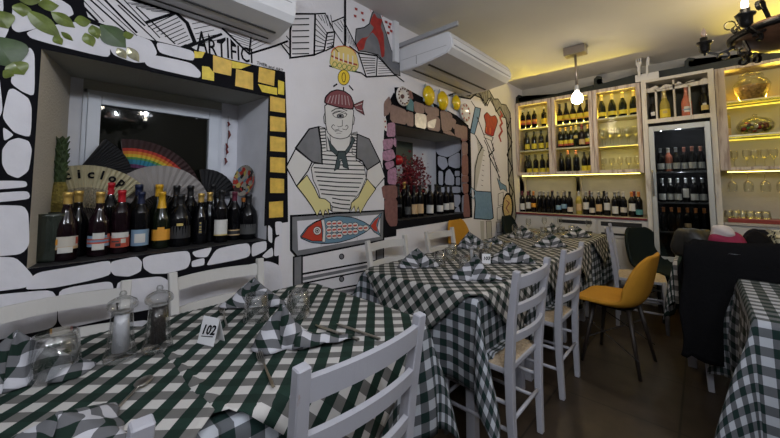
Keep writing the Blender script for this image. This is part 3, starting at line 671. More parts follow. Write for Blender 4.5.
# ------------------------------------------------------------------ bottles
GLS = {k: mat('bottle_glass_'+k, c, .07, spec=.38) for k, c in dict(black=(.003, .003, .004), green=(.006, .009, .005), amber=(.03, .012, .004), pale=(.35, .28, .06), rose=(.50, .16, .10), white=(.35, .34, .30), plum=(.008, .003, .005)).items()}
CAP = {k: mat('capsule_'+k, c, .35, me, var=.05) for k, (c, me) in dict(gold=((.55, .36, .10), .6), red=((.40, .01, .02), .1), navy=((.012, .018, .05), .1), black=((.012, .012, .013), .1), yellow=((.60, .33, .02), .1), orange=((.55, .19, .04), .1),
   white=((.5, .48, .44), .1), foil=((.62, .50, .22), .5), silver=((.4, .4, .4), .7), rose=((.5, .2, .14), .5), plum=((.12, .02, .04), .2)).items()}
LAB = {k: mat('label_'+k, c, .6) for k, c in dict(cream=(.50, .46, .40), white=(.56, .55, .52), orange=(.62, .28, .03), yellow=(.68, .52, .04), blue=(.17, .27, .38), tan=(.50, .34, .18), red=(.42, .07, .04), black=(.02, .02, .022), dark=(.05, .05, .05), skyblue=(.20, .34, .48), gold=(.5, .38, .12), teal=(.08, .25, .27)).items()}
SH = {
 'claret': [(.037, .0), (.037, .185), (.0345, .202), (.021, .226), (.0148, .245), (.0138, .298), (0, .298)],
 'burgundy': [(.041, .0), (.041, .14), (.037, .165), (.022, .205), (.0155, .235), (.0145, .296), (0, .296)],
 'champagne': [(.045, .0), (.045, .14), (.040, .17), (.024, .215), (.016, .25), (.0155, .312), (0, .312)],
 'squat': [(.050, .0), (.051, .12), (.045, .155), (.022, .19), (.016, .21), (.016, .25), (0, .25)],
 'slim': [(.034, .0), (.034, .17), (.026, .22), (.016, .26), (.0135, .33), (0, .33)]}
MESH = {}
def bottle(shape, pos, glass='black', cap='black', labels=(), face=None, label='', group=None, s=1.0, seg=16, ch=.055, name='wine_bottle', cat='wine bottle', parent=None):
    pos = Vector(pos)
    if face is None: d = CAM-pos; face = math.atan2(d.y, d.x)
    t = thing(name, label, cat, pos, face, group); t.scale = (s, s, s)
    k = (shape, seg)
    if k not in MESH:
        bm = bmesh.new(); pr_ = SH[shape]; lathe(bm, [(0, 0), (pr_[0][0]*.93, 0), (pr_[0][0], .005)]+pr_[1:], seg)
        o = obj('glass_body', bm, GLS[glass], t, True); MESH[k] = o.data
        me = o.data
    else:
        o = bpy.data.objects.new('glass_body', MESH[k].copy() if MESH[k].materials[0] != GLS[glass] else MESH[k]); COL.objects.link(o); o.parent = t
        if o.data.materials[0] != GLS[glass]:
            o.data.materials[0] = GLS[glass]
    zt = SH[shape][-1][1]; rn = SH[shape][-2][0]
    kk = ('cap', shape, cap, ch, seg)
    if kk not in MESH:
        bm = bmesh.new(); z0 = zt-ch; rr_ = rn+.0016
        bot = max(rr_, rn+.003 if ch > .06 else rr_)
        if ch > .075: bot = .023
        lathe(bm, [(bot, z0), (rr_, z0+ch*.45), (rr_, zt-.016), (rr_+.0018, zt-.015), (rr_+.0018, zt+.001), (rr_-.001, zt+.004), (0, zt+.004)], seg)
        o = obj('capsule', bm, CAP[cap], t, True); MESH[kk] = o.data
    else: o = bpy.data.objects.new('capsule', MESH[kk]); COL.objects.link(o); o.parent = t
    for (z0, z1, arc, m, *rest) in labels:
        off = rest[0] if rest else 0; an = rest[1] if len(rest) > 1 else 0; text = rest[2] if len(rest) > 2 else None
        r0 = SH[shape][0][0]+.0006+off
        kk = ('lab', shape, z0, z1, arc, m, off, an)
        if kk not in MESH:
            bm = bmesh.new(); a = R(arc)/2; lathe(bm, [(r0, z0), (r0, z1)], 12, a0=-a+R(an), a1=a+R(an)); o = obj('label', bm, LAB[m], t, True); MESH[kk] = o.data
        else: o = bpy.data.objects.new('label', MESH[kk]); COL.objects.link(o); o.parent = t
    return t
ZS = N1[2]+.001
G1 = 'bottles on the window sill'
nb = lambda px, py: onz(px, py, ZS)
bottle('burgundy', (-.115, .122, ZS), 'plum', 'gold', [(.05, .105, 150, 'cream'), (.035, .06, 70, 'white', .0012), (.05, .062, 150, 'tan', .0008), (.07, .095, 26, 'orange', .0012, -48), (.07, .1, 20, 'red', .0008, 60)], None, 'wine bottle with gold capsule and cream label with fruit, nearest the left reveal', G1, ch=.05, seg=24, s=0.989)
bottle('burgundy', (-.20, .163, ZS), 'black', 'gold', [], None, 'gold-capped bottle standing behind the cream-labelled one', G1, ch=.05, seg=20, s=1.008)
bottle('burgundy', (-.14, .235, ZS), 'plum', 'gold', [(.045, .095, 150, 'blue'), (.058, .066, 150, 'red', .0008), (.075, .082, 150, 'red', .0008), (.08, .108, 60, 'white', .0012), (.03, .058, 62, 'white', .0012), (.085, .1, 26, 'red', .0014, 60)], None, 'gold-capped bottle with white label over blue and red waves', G1, ch=.05, seg=24, s=0.989)
bottle('claret', (-.14, .315, ZS), 'plum', 'red', [(.03, .085, 150, 'red'), (.075, .1, 110, 'white', .0012), (.05, .07, 30, 'cream', .0012, 20), (.035, .05, 30, 'black', .0012, -10), (.055, .062, 50, 'dark', .0013, -30)], None, 'red-capped wine bottle with red patterned label', G1, ch=.06, seg=24, s=1.008)
bottle('claret', (-.30, .292, ZS), 'black', 'red', [], None, 'bottle with red cap mostly hidden behind the red-labelled bottle', G1, ch=.05, s=1.133)
bottle('claret', (-.13, .392, ZS), 'black', 'navy', [(.03, .11, 160, 'blue'), (.045, .09, 70, 'white', .0012)], None, 'navy-capped bottle with blue label and white centre', G1, ch=.065, seg=24, s=0.979)
bottle('claret', (-.24, .40, ZS), 'black', 'navy', [], None, 'dark blue topped bottle behind the blue-labelled one', G1, ch=.05, s=1.104)
bottle('champagne', (-.16, .488, ZS), 'green', 'yellow', [(.045, .105, 150, 'orange'), (.075, .118, 40, 'orange', .001)], None, 'champagne bottle with yellow-orange foil and orange label', G1, ch=.09, seg=24, s=0.931)
bottle('champagne', (-.28, .50, ZS), 'green', 'yellow', [], None, 'yellow-topped bottle rising behind the orange-labelled champagne', G1, ch=.06, s=1.056)
bottle('squat', (-.16, .575, ZS), 'black', 'black', [(.04, .10, 130, 'black'), (.1, .112, 30, 'gold', .001)], None, 'squat black bottle with black label in the middle of the sill', G1, ch=.05, seg=24, s=1.104)
bottle('claret', (-.28, .585, ZS), 'black', 'black', [], None, 'slim black bottle behind the squat one, left', G1, ch=.06, s=1.085)
bottle('claret', (-.27, .655, ZS), 'black', 'black', [], None, 'slim black bottle behind the squat one, right', G1, ch=.06, s=1.085)
bottle('burgundy', (-.15, .675, ZS), 'black', 'gold', [(.06, .13, 22, 'black'), (.07, .075, 18, 'gold', .001), (.085, .09, 14, 'gold', .001), (.10, .105, 14, 'gold', .001), (.12, .128, 10, 'gold', .001)], None, 'black bottle with gold capsule and small gold lettering, left of its twin', G1, ch=.05, seg=24, s=0.941)
bottle('burgundy', (-.19, .735, ZS), 'black', 'gold', [], None, 'black bottle with gold capsule half hidden behind its twin', G1, ch=.05, s=0.960)
bottle('slim', (-.30, .79, ZS), 'black', 'black', [], None, 'tall slim black bottle in front of the window frame', G1, ch=.06, s=1.008)
bottle('claret', (-.12, .775, ZS), 'black', 'black', [(.045, .13, 130, 'white'), (.04, .047, 130, 'gold', .0005)], None, 'black bottle with large tilted white label right on the sill', G1, ch=.06, seg=24, s=0.998)
bottle('claret', (-.15, .862, ZS), 'black', 'plum', [(.03, .065, 150, 'tan'), (.037, .058, 145, 'black', .0008)], None, 'black bottle with brown-edged dark label', G1, ch=.06, seg=24, s=0.960)
bottle('claret', (-.24, .885, ZS), 'black', 'silver', [], None, 'bottle with silver band at the neck behind the dark-labelled pair', G1, ch=.04, s=0.960)
bottle('squat', (-.13, .940, ZS), 'black', 'black', [(.03, .085, 110, 'dark')], None, 'squat black bottle with grey label, rightmost on the window sill', G1, ch=.05, seg=24, s=1.075)
bottle('claret', (-.26, .965, ZS), 'black', 'orange', [(.14, .17, 60, 'orange')], None, 'bottle with a small orange patch against the right reveal', G1, ch=.03, s=0.826)

# glass bucket, pineapple, fans, mosaic plate, chilli string
bm = bmesh.new(); lathe(bm, [(0, 0), (.062, 0), (.066, .01), (.072, .19), (.075, .205), (.071, .205), (.063, .015), (0, .012)], 28)
o = obj('ice_bucket', bm, mat('smoked_glass', (.035, .045, .035), .08, trans=.3, coat=.5), None, True, (-.155, .075, ZS)); tag(o, 'dark smoked glass bucket in the left corner of the window sill', 'ice bucket')
t = thing('pineapple_ornament', 'tall green and yellow pineapple ornament leaning in the left corner of the niche', 'ornament', (-.28, .10, ZS)); t.scale = (1.05, 1.05, 1.2)
bm = bmesh.new(); prof = []
for i in range(15):
    z = .10+.19*i/14; prof.append((.034*(sin(pi*(i+1.5)/17)**.5), z))
lathe(bm, [(0, .0), (.03, 0), (.02, .04), (.018, .10)]+prof+[(0, .292)], 16)
obj('body', bm, mat('mustard_pineapple_skin', (.22, .17, .03), .6, bump=1, bscale=150, var=.4, vscale=90), t, True)
bm = bmesh.new()
for k in range(46):
    z = .28+.17*(k/46); a = k*2.4; r_ = .024*(1-.45*abs(k/46-.45)); d = Vector((cos(a), sin(a), 0))
    bar(bm, Vector((0, 0, z))+d*r_*.5, Vector((0, 0, z+.022))+d*(r_+.006), .02, .01, (0, 0, 1), .006, .003)
lathe(bm, [(0, .28), (.02, .285), (.022, .40), (.014, .455), (0, .47)], 10)
obj('crown', bm, mat('moss_green_leaves', (.035, .06, .02), .7, var=.5, vscale=60), t, False)
def fan(name, px, py, X, r0, r1, a0, a1, bands, label, nl=18, tilt=0):
    c = onx(px, py, X); t = thing(name, label, 'hand fan', c)
    rings = [r0]+[b[0] for b in bands]
    for bi, (re, m, nm) in enumerate(bands):
        bm = bmesh.new(); ra = rings[bi]
        V = []
        for i in range(nl*2+1):
            a = R(a0+(a1-a0)*i/(nl*2)); xx = (.004 if i % 2 else -.004)
            V.append([bm.verts.new((xx*rr_/r1, cos(a)*rr_, sin(a)*rr_)) for rr_ in (ra, re)])
        for A, Bq in zip(V, V[1:]): bm.faces.new((A[0], A[1], Bq[1], Bq[0]))
        o = obj(nm, bm, m, t); sm = o.modifiers.new('s', 'SOLIDIFY'); sm.thickness = .001
    bm = bmesh.new()
    for i in range(nl+1):
        a = R(a0+(a1-a0)*i/nl); d = Vector((0, cos(a), sin(a))); bar(bm, d*.006+Vector((-.004, 0, 0)), d*r1*.97+Vector((-.005, 0, 0)), .004, .0012, (1, 0, 0), .007)
    obj('rib', bm, mat('dark_fan_sticks', (.03, .02, .015), .5), t)
    return t
FANB = mat('black_fan_cloth', (.010, .010, .012), .8); FANG = mat('straw_fan_cloth', (.36, .32, .20), .75, var=.1, vscale=20); FANW = mat('grey_white_fan_cloth', (.26, .24, .23), .8, var=.08, vscale=10)
kpx = 2.35/F
fan('hand_fan', 70, 180, NX+.125, .02, .25, 60, -8, [(.25, FANB, 'cloth')], 'open black fan leaning on the window behind the straw fan')
rb = [(.215, FANB, 'dark_band'), (.235, mat('violet_band', (.10, .03, .09), .8), 'violet_band'), (.262, mat('blue_band', (.02, .16, .25), .8), 'blue_band'), (.275, mat('green_band', (.08, .22, .06), .8), 'green_band'), (.292, mat('yellow_band', (.50, .36, .03), .8), 'yellow_band'), (.308, mat('orange_band', (.50, .16, .02), .8), 'orange_band'), (.325, mat('red_band', (.35, .03, .02), .8), 'red_band'), (.375, mat('dark_maroon_cloth', (.03, .012, .012), .8), 'outer_band')]
fan('hand_fan', 130, 206, NX+.06, .08, .375, 98, 18, rb, 'open rainbow-striped fan leaning on the window')
ft = fan('hand_fan', 84, 228, NX+.17, .10, .31, 116, 42, [(.20, mat('lace_band', (.22, .19, .13), .8, var=.5, vscale=150), 'lace_band'), (.31, FANG, 'cloth')], 'open straw-coloured fan with black writing above the wine bottles')
c = ft.location
for i, chx in enumerate('ciclop'):
    a = R(106-i*9.5); q = text_mesh('letter', chx, .06, BLACKP, ft, bold=.002)
    d = Vector((0, cos(a), sin(a))); orient(q, d*.265+Vector((.008, 0, 0)), Vector((0, sin(a), -cos(a))), d)
fan('hand_fan', 160, 212, NX+.14, .10, .255, 158, 12, [(.265, FANW, 'cloth')], 'open pale grey fan in the middle behind the bottle tops')
fan('hand_fan', 205, 200, NX+.05, .05, .20, 100, 10, [(.20, FANB, 'cloth')], 'open black fan beside the right side of the window frame', 10)
MOS = mat('mosaic_enamel', (.3, .3, .3), .25); nt = MOS.node_tree; tc = nt.nodes.new('ShaderNodeTexCoord'); vo = nt.nodes.new('ShaderNodeTexVoronoi'); vo.inputs['Scale'].default_value = 45
nt.links.new(tc.outputs['Object'], vo.inputs['Vector']); sp = nt.nodes.new('ShaderNodeSeparateColor'); nt.links.new(vo.outputs['Color'], sp.inputs[0])
rp = ramp(nt, sp.outputs[0], [(0, (.35, .04, .03)), (.2, (.3, .28, .24)), (.45, (.02, .02, .02)), (.6, (.10, .18, .25)), (.75, (.45, .35, .1)), (.88, (.05, .03, .03))]); rp.color_ramp.interpolation = 'CONSTANT'
nt.links.new(rp.outputs[0], nt.nodes['Principled BSDF'].inputs['Base Color'])
bm = bmesh.new(); lathe(bm, [(0, .004), (.06, .006), (.088, .016), (.092, .018), (.088, .010), (.06, 0), (0, 0)], 28)
o = obj('mosaic_plate', bm, MOS, None, True); c = onx(249, 181, -.22); orient(o, (-.24, .965, c.z), (1, .25, 0), (0, .15, 1)); tag(o, 'round plate with a multicoloured mosaic pattern propped against the right reveal', 'plate')
o.scale = (1.1, 1.12, 1)
bm = bmesh.new(); lathe(bm, [(0, 0), (.094, 0), (.094, .006), (0, .006)], 24)
t = thing('chilli_string', 'string of dark red dried chillies hanging beside the window frame', 'chilli string', onx(228, 122, NX+.03))
bm = bmesh.new(); tube(bm, [(0, 0, .04), (.0, .005, -.1), (0, -.01, -.28)], .0015, 5); obj('cord', bm, mat('brown_cord', (.05, .02, .015), .8), t)
for k, (dy, dz, L) in enumerate(((0, 0, .035), (.006, -.06, .06), (-.008, -.15, .05), (-.006, -.19, .04), (-.012, -.25, .05))):
    bm = bmesh.new(); tube(bm, [(0, dy, dz), (.008, dy+.006, dz-L*.5), (.002, dy-.002, dz-L)], [.006, .009, .001], 8); obj('chilli', bm, mat('dried_chilli_red', (.12, .012, .012), .35), t, True)

# second niche
ZS2 = N2[2]+.001; G2 = 'bottles in the brown stone niche'
for i, (px, dx, cap, labs, s_, lb) in enumerate((
   (398, .13, 'black', [(.10, .12, 120, 'dark')], 1.05, 'black bottle with dark grey label at the left end'),
   (404, .22, 'gold', [], 1.1, 'black bottle with a gold capsule'),
   (408, .13, 'black', [(.03, .10, 100, 'dark')], 1.0, 'dark-labelled bottle beside the two tan labels'),
   (414, .12, 'black', [(.03, .12, 130, 'tan')], 1.0, 'bottle with tan label, left of the pair'),
   (420, .12, 'black', [(.03, .12, 130, 'tan')], 1.0, 'bottle with tan label, right of the pair'),
   (424, .24, 'silver', [], 1.1, 'black bottle with a silver-tipped neck'),
   (430, .13, 'black', [(.02, .10, 130, 'white')], 1.02, 'bottle with a square white label in the middle'),
   (436, .21, 'black', [], 1.04, 'unlabelled black bottle right of the square white label'),
   (440, .12, 'black', [(.03, .095, 130, 'white')], .98, 'bottle with white label, first of the right three'),
   (446, .13, 'black', [(.04, .11, 130, 'white')], .98, 'bottle with white label, second of the right three'),
   (451, .13, 'black', [(.04, .115, 130, 'cream')], .98, 'bottle with cream label at the right end'))):
    q = onx(px, 205, -dx); q.z = ZS2
    bottle('claret', q, 'black', cap, labs, None, lb+' of the brown stone niche', G2, s=s_*1.02)
t = thing('red_leaf_plant', 'red-leaved maple branch in a pot in the brown stone niche', 'plant', (-.30, 2.62, ZS2))
bm = bmesh.new(); lathe(bm, [(0, 0), (.05, 0), (.07, .11), (.072, .12), (.062, .12), (0, .11)], 16); obj('pot', bm, CERW, t, True)
bm = bmesh.new(); rnd = random.Random(5); tips = []
for k in range(16):
    a = rnd.uniform(0, 2*pi); el = rnd.uniform(.35, 1.2); L = rnd.uniform(.3, .56)
    e = Vector((cos(a)*cos(el)*.45, sin(a)*cos(el)*1.15, sin(el)))*L; m_ = e*.5+Vector((0, 0, .05)); pts = [Vector((0, 0, .1)), m_+Vector((0, 0, .1)), e+Vector((0, 0, .1))]
    tube(bm, pts, [.005, .003, .0012], 5); tips += [pts[0].lerp(pts[1], .8), pts[1], pts[1].lerp(pts[2], .5), pts[2], pts[2]]
obj('branch', bm, mat('dark_twig', (.05, .02, .015), .8), t)
bm = bmesh.new()
for tp in tips:
    for _ in range(22):
        c = tp+Vector((rnd.gauss(0, .02), rnd.gauss(0, .045), rnd.gauss(0, .035))); 
        if c.x > .22 or c.x < -.13: continue
        n_ = Vector((rnd.gauss(0, 1), rnd.gauss(0, 1), rnd.gauss(0, 1))).normalized(); s1, s2 = frame_axes(n_); r_ = rnd.uniform(.012, .024); ph = rnd.uniform(0, 6)
        vs = [bm.verts.new(c+(s1*cos(ph+j*pi/5)+s2*sin(ph+j*pi/5))*r_*(1 if j % 2 == 0 else .4)) for j in range(10)]; bm.faces.new(vs)
o = obj('foliage', bm, mat('crimson_leaves', (.16, .012, .02), .6, var=.4, vscale=30), t); o['kind'] = 'stuff'
c = ony(401, 150, 2.9); bm = bmesh.new(); box(bm, NX+.002, NX+.02, 2.35, 2.95, 1.55, 1.80)
t = obj('small_picture', bm, mat('dark_green_picture', (.03, .05, .04), .4)); tag(t, 'small dark green framed picture on the back of the brown stone niche', 'picture')
bm = bmesh.new(); ball(bm, (-.20, 2.42, 1.56), .055, 16, (1, 1, .95)); tag(obj('red_ball', bm, mat('red_lacquer', (.35, .01, .015), .3), None, True), 'round red ornament at the left side of the brown stone niche among the leaves', 'ornament')
bm = bmesh.new(); box(bm, -.35, -.30, 2.50, 2.78, 1.28, 1.40, bev=.004)
tag(obj('planter_box', bm, CERW), 'white patterned box behind the bottles at the left of the brown stone niche', 'box')
def point(name, loc, e, col, r=.03):
    l = bpy.data.lights.new(name, 'POINT'); l.energy = e; l.color = col; l.shadow_soft_size = r; o = bpy.data.objects.new(name, l); COL.objects.link(o); o.location = loc; return o
# ------------------------------------------------------------------ back wall cabinets
XF0, XF1 = 1.485, 2.085           # fridge column
def led(x0, x1, y, z, w, name, label, m=LEDM, power=3.0, rot=0):
    t = thing(name, label, 'led strip', ((x0+x1)/2, y, z)); L = x1-x0
    obj('strip', B(-L/2, L/2, -w/4, w/4, -.003, .003), m, t)
    return t
def area(name, loc, sx, sy, power, col, rot):
    l = bpy.data.lights.new(name, 'AREA'); l.shape = 'RECTANGLE'; l.size = sx; l.size_y = sy; l.energy = power; l.color = col
    o = bpy.data.objects.new(name, l); COL.objects.link(o); o.location = loc; o.rotation_euler = rot; return o
YELC = (1, .72, .09)
ZD = 2.505; ZB = 1.46
names = ['left', 'middle', 'right']; cabs = []
for ci in range(3):
    x0 = .005+ci*.49; x1 = x0+.488
    t = thing('wall_cabinet', 'weathered wooden glass-door wall cabinet, %s of the three left of the fridge' % names[ci], 'cabinet', (x0, YB, ZB), 0, 'glass-door wall cabinets'); cabs.append((x0, x1))
    w = x1-x0; h = ZD-ZB; d = YB-YC-.003
    bm = bmesh.new(); box(bm, 0, .016, -d+.02, -.003, 0, h); box(bm, w-.016, w, -d+.02, -.003, 0, h); box(bm, .016, w-.016, -d+.02, -.003, 0, .018); box(bm, .016, w-.016, -d+.02, -.003, h-.018, h); obj('body', bm, CABW, t)
    obj('back_panel', B(.016, w-.016, -.012, -.003, .018, h-.018), mat('cabinet_back', (.42, .40, .30), .8), t)
    dr = bpy.data.objects.new('door', None); COL.objects.link(dr); dr.parent = t
    f = .045; bm = bmesh.new()
    for a in ((0, f, 0, h), (w-f, w, 0, h), (f, w-f, 0, f*.9), (f, w-f, h-f, h)): box(bm, a[0]+.001, a[1]-.001 if a[1] == w else a[1], -d, -d+.02, a[2], a[3], bev=.003)
    obj('door_frame', bm, CABW, dr); obj('pane', B(f, w-f, -d+.009, -d+.011, f*.9, h-f), PANE, dr)
    for k, zz in enumerate((1.80, 2.12) if ci < 2 else (1.785, 2.13)):
        obj('shelf', B(.016, w-.016, -d+.05, -.012, zz-ZB, zz-ZB+.016), mat('pale_shelf', (.62, .57, .42), .6), t)
# yellow light of the strips inside the cabinets
    for zz in (ZD-.035, 2.118, 1.783): area('cabinet_led', ((x0+x1)/2, YC+.045, zz), .40, .012, LC if ci < 2 else LC*1.6, YELC, (R(35), 0, 0))
ordn = ['first', 'second', 'third', 'fourth', 'fifth', 'sixth']
def shelf_row(ci, z, n, shape, glass, cap, labs, desc, s=1.0, y=4.92, x0=None, x1=None, ch=.05, step=None, skip=()):
    a, b = (x0, x1) if x0 is not None else (cabs[ci][0]+.08, cabs[ci][1]-.08)
    for k in range(n):
        if k in skip: continue
        x = a+(b-a)*(k/(n-1) if n > 1 else .5)
        bottle(shape, (x, y, z), glass, cap, labs, -pi/2+.2, desc % ordn[k], 'bottles in the glass cabinets', s=s, seg=12, ch=ch)
S0, S1, S2 = ZB+.019, 1.817, 2.137
shelf_row(0, S2, 3, 'claret', 'black', 'silver', [(.06, .13, 150, 'red'), (.09, .12, 150, 'orange', .001)], 'bottle with orange-red label, %s from left, top shelf of left cabinet', .92, x0=.075, x1=.24, y=4.86, ch=.03)
bottle('claret', (.37, 4.86, S2), 'black', 'silver', [(.04, .12, 160, 'yellow')], -pi/2, 'bottle with plain yellow label, alone at right end of top shelf of left cabinet', 'bottles in the glass cabinets', .92, 12, .03)
shelf_row(0, S1, 4, 'claret', 'black', 'black', [(.02, .10, 160, 'yellow')], 'bottle with yellow label, %s from left, middle shelf of left cabinet', .92, x0=.13, x1=.42, y=4.86)
shelf_row(0, S0, 4, 'claret', 'black', 'black', [(.015, .085, 160, 'yellow')], 'bottle with yellow label, %s from left, bottom shelf of left cabinet', .92, x0=.15, x1=.42, y=4.86)
bottle('claret', (.08, 4.95, S1), 'black', 'black', [], -pi/2, 'unlabelled dark bottle at the back left of the middle shelf of left cabinet', 'bottles in the glass cabinets', .9, 12)
bottle('claret', (.08, 4.95, S0), 'black', 'black', [], -pi/2, 'unlabelled dark bottle at the back left of the bottom shelf of left cabinet', 'bottles in the glass cabinets', .9, 12)
shelf_row(1, S2, 5, 'burgundy', 'black', 'black', [(.05, .125, 160, 'orange'), (.07, .12, 150, 'yellow', .001)], 'dark bottle with orange label, %s from left, top shelf of middle cabinet', .95, y=4.86)
shelf_row(1, S1, 6, 'claret', 'black', 'gold', [(.03, .11, 160, 'yellow'), (.03, .06, 150, 'red', .001)], 'gold-capped bottle with yellow-red label, %s from left, middle shelf of middle cabinet', .92, y=4.86, skip=(3, 4))
bottle('claret', (.765, 4.86, S1), 'green', 'foil', [(.12, .16, 80, 'gold')], -pi/2, 'green bottle with crumpled gold top on the middle shelf of middle cabinet', 'bottles in the glass cabinets', .95, 12, .07)
bottle('claret', (.832, 4.86, S1), 'plum', 'plum', [(.03, .10, 160, 'tan')], -pi/2, 'bottle with dark red cap on the middle shelf of middle cabinet', 'bottles in the glass cabinets', .95, 12, .07)
shelf_row(1, S0, 2, 'claret', 'black', 'rose', [], 'copper-capped dark bottle, %s from left, bottom shelf of middle cabinet', 1.0, x0=.66, x1=.755, y=4.86)
shelf_row(1, S0, 2, 'claret', 'black', 'black', [(.02, .10, 160, 'yellow')], 'dark bottle with cream-yellow label, %s of right pair, bottom shelf of middle cabinet', .9, x0=.85, x1=.92, y=4.86)
bottle('claret', (.575, 4.87, S0), 'black', 'black', [], -pi/2, 'plain dark bottle at the left of the bottom shelf of middle cabinet', 'bottles in the glass cabinets', .95, 12)
shelf_row(2, S2+.012, 4, 'champagne', 'green', 'foil', [(.03, .08, 160, 'yellow')], 'champagne bottle with gold foil neck, %s from left, top shelf of right cabinet', .95, y=4.87, ch=.11)
# stemware
GLASS = mat('stemware_glass', (.95, .96, .95), .04, trans=1, ior=1.25)
GTHIN = thin_glass('thin_stemware', (.93, .93, .90), 2.2)
WG = None
def wine_glass(pos, label, group, s=1.0, flip=False, name='wine_glass'):
    global WG
    if WG is None:
        bm = bmesh.new(); lathe(bm, [(.033, .001), (.03, .004), (.006, .008), (.0035, .02), (.0035, .085), (.01, .095), (.03, .115), (.037, .145), (.036, .18), (.031, .205)], 14); WG = bm
        me = bpy.data.meshes.new('wine_glass'); bm.to_mesh(me); me.materials.append(GTHIN); me.polygons.foreach_set('use_smooth', [True]*len(me.polygons)); WG = me
    o = bpy.data.objects.new(name, WG); COL.objects.link(o); o.location = pos; o.scale = (s, s, s)
    if flip: o.rotation_euler = (pi, 0, 0); o.location.z += .205*s
    tag(o, label, 'wine glass', group); return o
for k in range(5): wine_glass((1.06+k*.085, 4.86, 1.803), 'wine glass, %s from left, middle shelf of right glass cabinet' % ordn[k], 'stemware in the right cabinet', 1.05)
for k in range(5): wine_glass((1.07+k*.083, 4.97, 1.803), 'back-row wine glass, %s from left, middle shelf of right glass cabinet' % ordn[k], 'stemware in the right cabinet', 1.05)
for k in range(5): wine_glass((1.06+k*.085, 4.88, ZB+.019), 'short stemmed glass, %s from left, bottom shelf of right glass cabinet' % ordn[k], 'stemware in the right cabinet', .85)
# counter, base units
REDE = mat('red_counter_edge', (.16, .02, .03), .4)
bm = bmesh.new(); box(bm, .003, XF0-.003, 4.70, YB-.002, .92, .945, bev=.003)
t = obj('counter_top', bm, mat('pale_counter', (.42, .38, .34), .4)); tag(t, 'long pale counter with dark red front edge under the wall cabinets', 'counter'); bm = bmesh.new(); box(bm, .003, XF0-.003, 4.694, 4.70, .922, .943); obj('edge_trim', bm, REDE, t)
CW2 = mat('white_base_unit', (.52, .50, .47), .5, var=.04)
for k, (a, b) in enumerate(((.003, .50), (.503, .99), (.993, XF0-.003))):
    t = thing('base_cabinet', ['white base cabinet under the counter nearest the painted wall', 'white base cabinet with a black slot in the middle under the counter', 'white base cabinet with black drawer slots beside the fridge column'][k], 'cabinet', (a, 4.72, 0), 0, 'white base cabinets')
    w = b-a; obj('body', B(0, w, .0, YB-4.724, 0, .918), CW2, t)
    for z0_, z1_ in ((.70, .90), (.08, .68)): obj('drawer' if z0_ > .5 else 'door', B(.012, w-.012, -.014, 0, z0_, z1_, bev=.003), CW2, t)
    if k: obj('handle_slot', B(.04 if k == 2 else .06, w-.05, -.020, -.0145, .835 if k == 2 else .84, .885 if k == 2 else .88), BLACKPL, t); obj('handle_slot', B(.04, w-.05, -.020, -.0145, .735, .755), BLACKPL, t)
# curved brackets
def bracket(x, label):
    pts = []
    for i in range(21):
        u = i/20; z = .945+u*(ZB-.945); pts.append((-.10-.07*sin(u*2*pi*.98+.4)-.08*u, z))
    poly = pts+[(0.0, ZB-.0), (0.0, .946)]
    bm = bmesh.new(); prism(bm, poly, lambda a, b: Vector((x-.011, YB-.004+a, b)), (.022, 0, 0)); tag(obj('shelf_bracket', bm, CABWH), label, 'bracket', 'curved white brackets under the wall cabinets')
bracket(.018, 'white scroll-cut bracket against the painted wall under the left cabinet'); bracket(.755, 'white scroll-cut bracket between the two groups of counter bottles')
# counter bottles
CB = [(522.5, 'black', 'plum', 'white'), (528.3, 'black', 'plum', 'white'), (533.7, 'plum', 'orange', 'orange'), (539.5, 'black', 'silver', None), (544, 'black', 'silver', None), (548.5, 'black', 'silver', None), (552.6, 'black', 'black', None), (558.5, 'black', 'silver', 'skyblue'), (564, 'black', 'silver', 'skyblue'), (570, 'black', 'black', 'cream'),
   (579, 'pale', 'white', 'tan'), (586, 'black', 'silver', 'white'), (592, 'black', 'silver', 'cream'), (599, 'black', 'silver', 'tan'), (607, 'black', 'silver', 'white'), (615, 'black', 'silver', 'white'), (623.5, 'black', 'white', 'cream'), (632, 'black', 'orange', 'white'), (639, 'black', 'orange', 'teal')]
wh = ['against the painted wall', 'second from the painted wall', 'third from the painted wall', 'fourth from the painted wall', 'fifth from the painted wall', 'sixth from the painted wall', 'seventh from the painted wall', 'third left of the middle bracket', 'second left of the middle bracket', 'just left of the middle bracket',
   'just right of the middle bracket', 'second right of the middle bracket', 'third right of the middle bracket', 'fourth right of the middle bracket', 'fourth left of the fridge', 'fifth right of the middle bracket', 'third from the fridge', 'second from the fridge', 'right beside the fridge']
for k, (px, g, c, l) in enumerate(CB):
    q = ony(px, 205, 4.86); lo = .03+(k % 3)*.02
    labs = [(lo, lo+(.09 if l in ('white', 'tan') else .06), 120, l)] if l else []
    bottle('claret', (q.x, 4.86, .946), g, c, labs, None, '%s %s-capped bottle, %s, %s' % ('pale yellow' if g == 'pale' else 'dark', c, ((l+' label') if l else 'no label').replace('skyblue', 'light blue'), wh[k].replace('middle bracket', 'middle counter bracket').replace('painted wall', 'painted wall on counter').replace('fridge', 'fridge on counter')), 'wine bottles on the back counter', s=.97, seg=12, ch=.06)
for k in range(9):
    x = .10+k*.155
    if abs(x-.755) < .05: continue
    bottle('claret', (x, 4.975, .946), 'black', ['black', 'silver', 'plum'][k % 3], [], None, 'dark bottle in the back row of the counter, number %d from the painted wall' % (k+1), 'wine bottles at the back of the counter', s=1.0, seg=10)
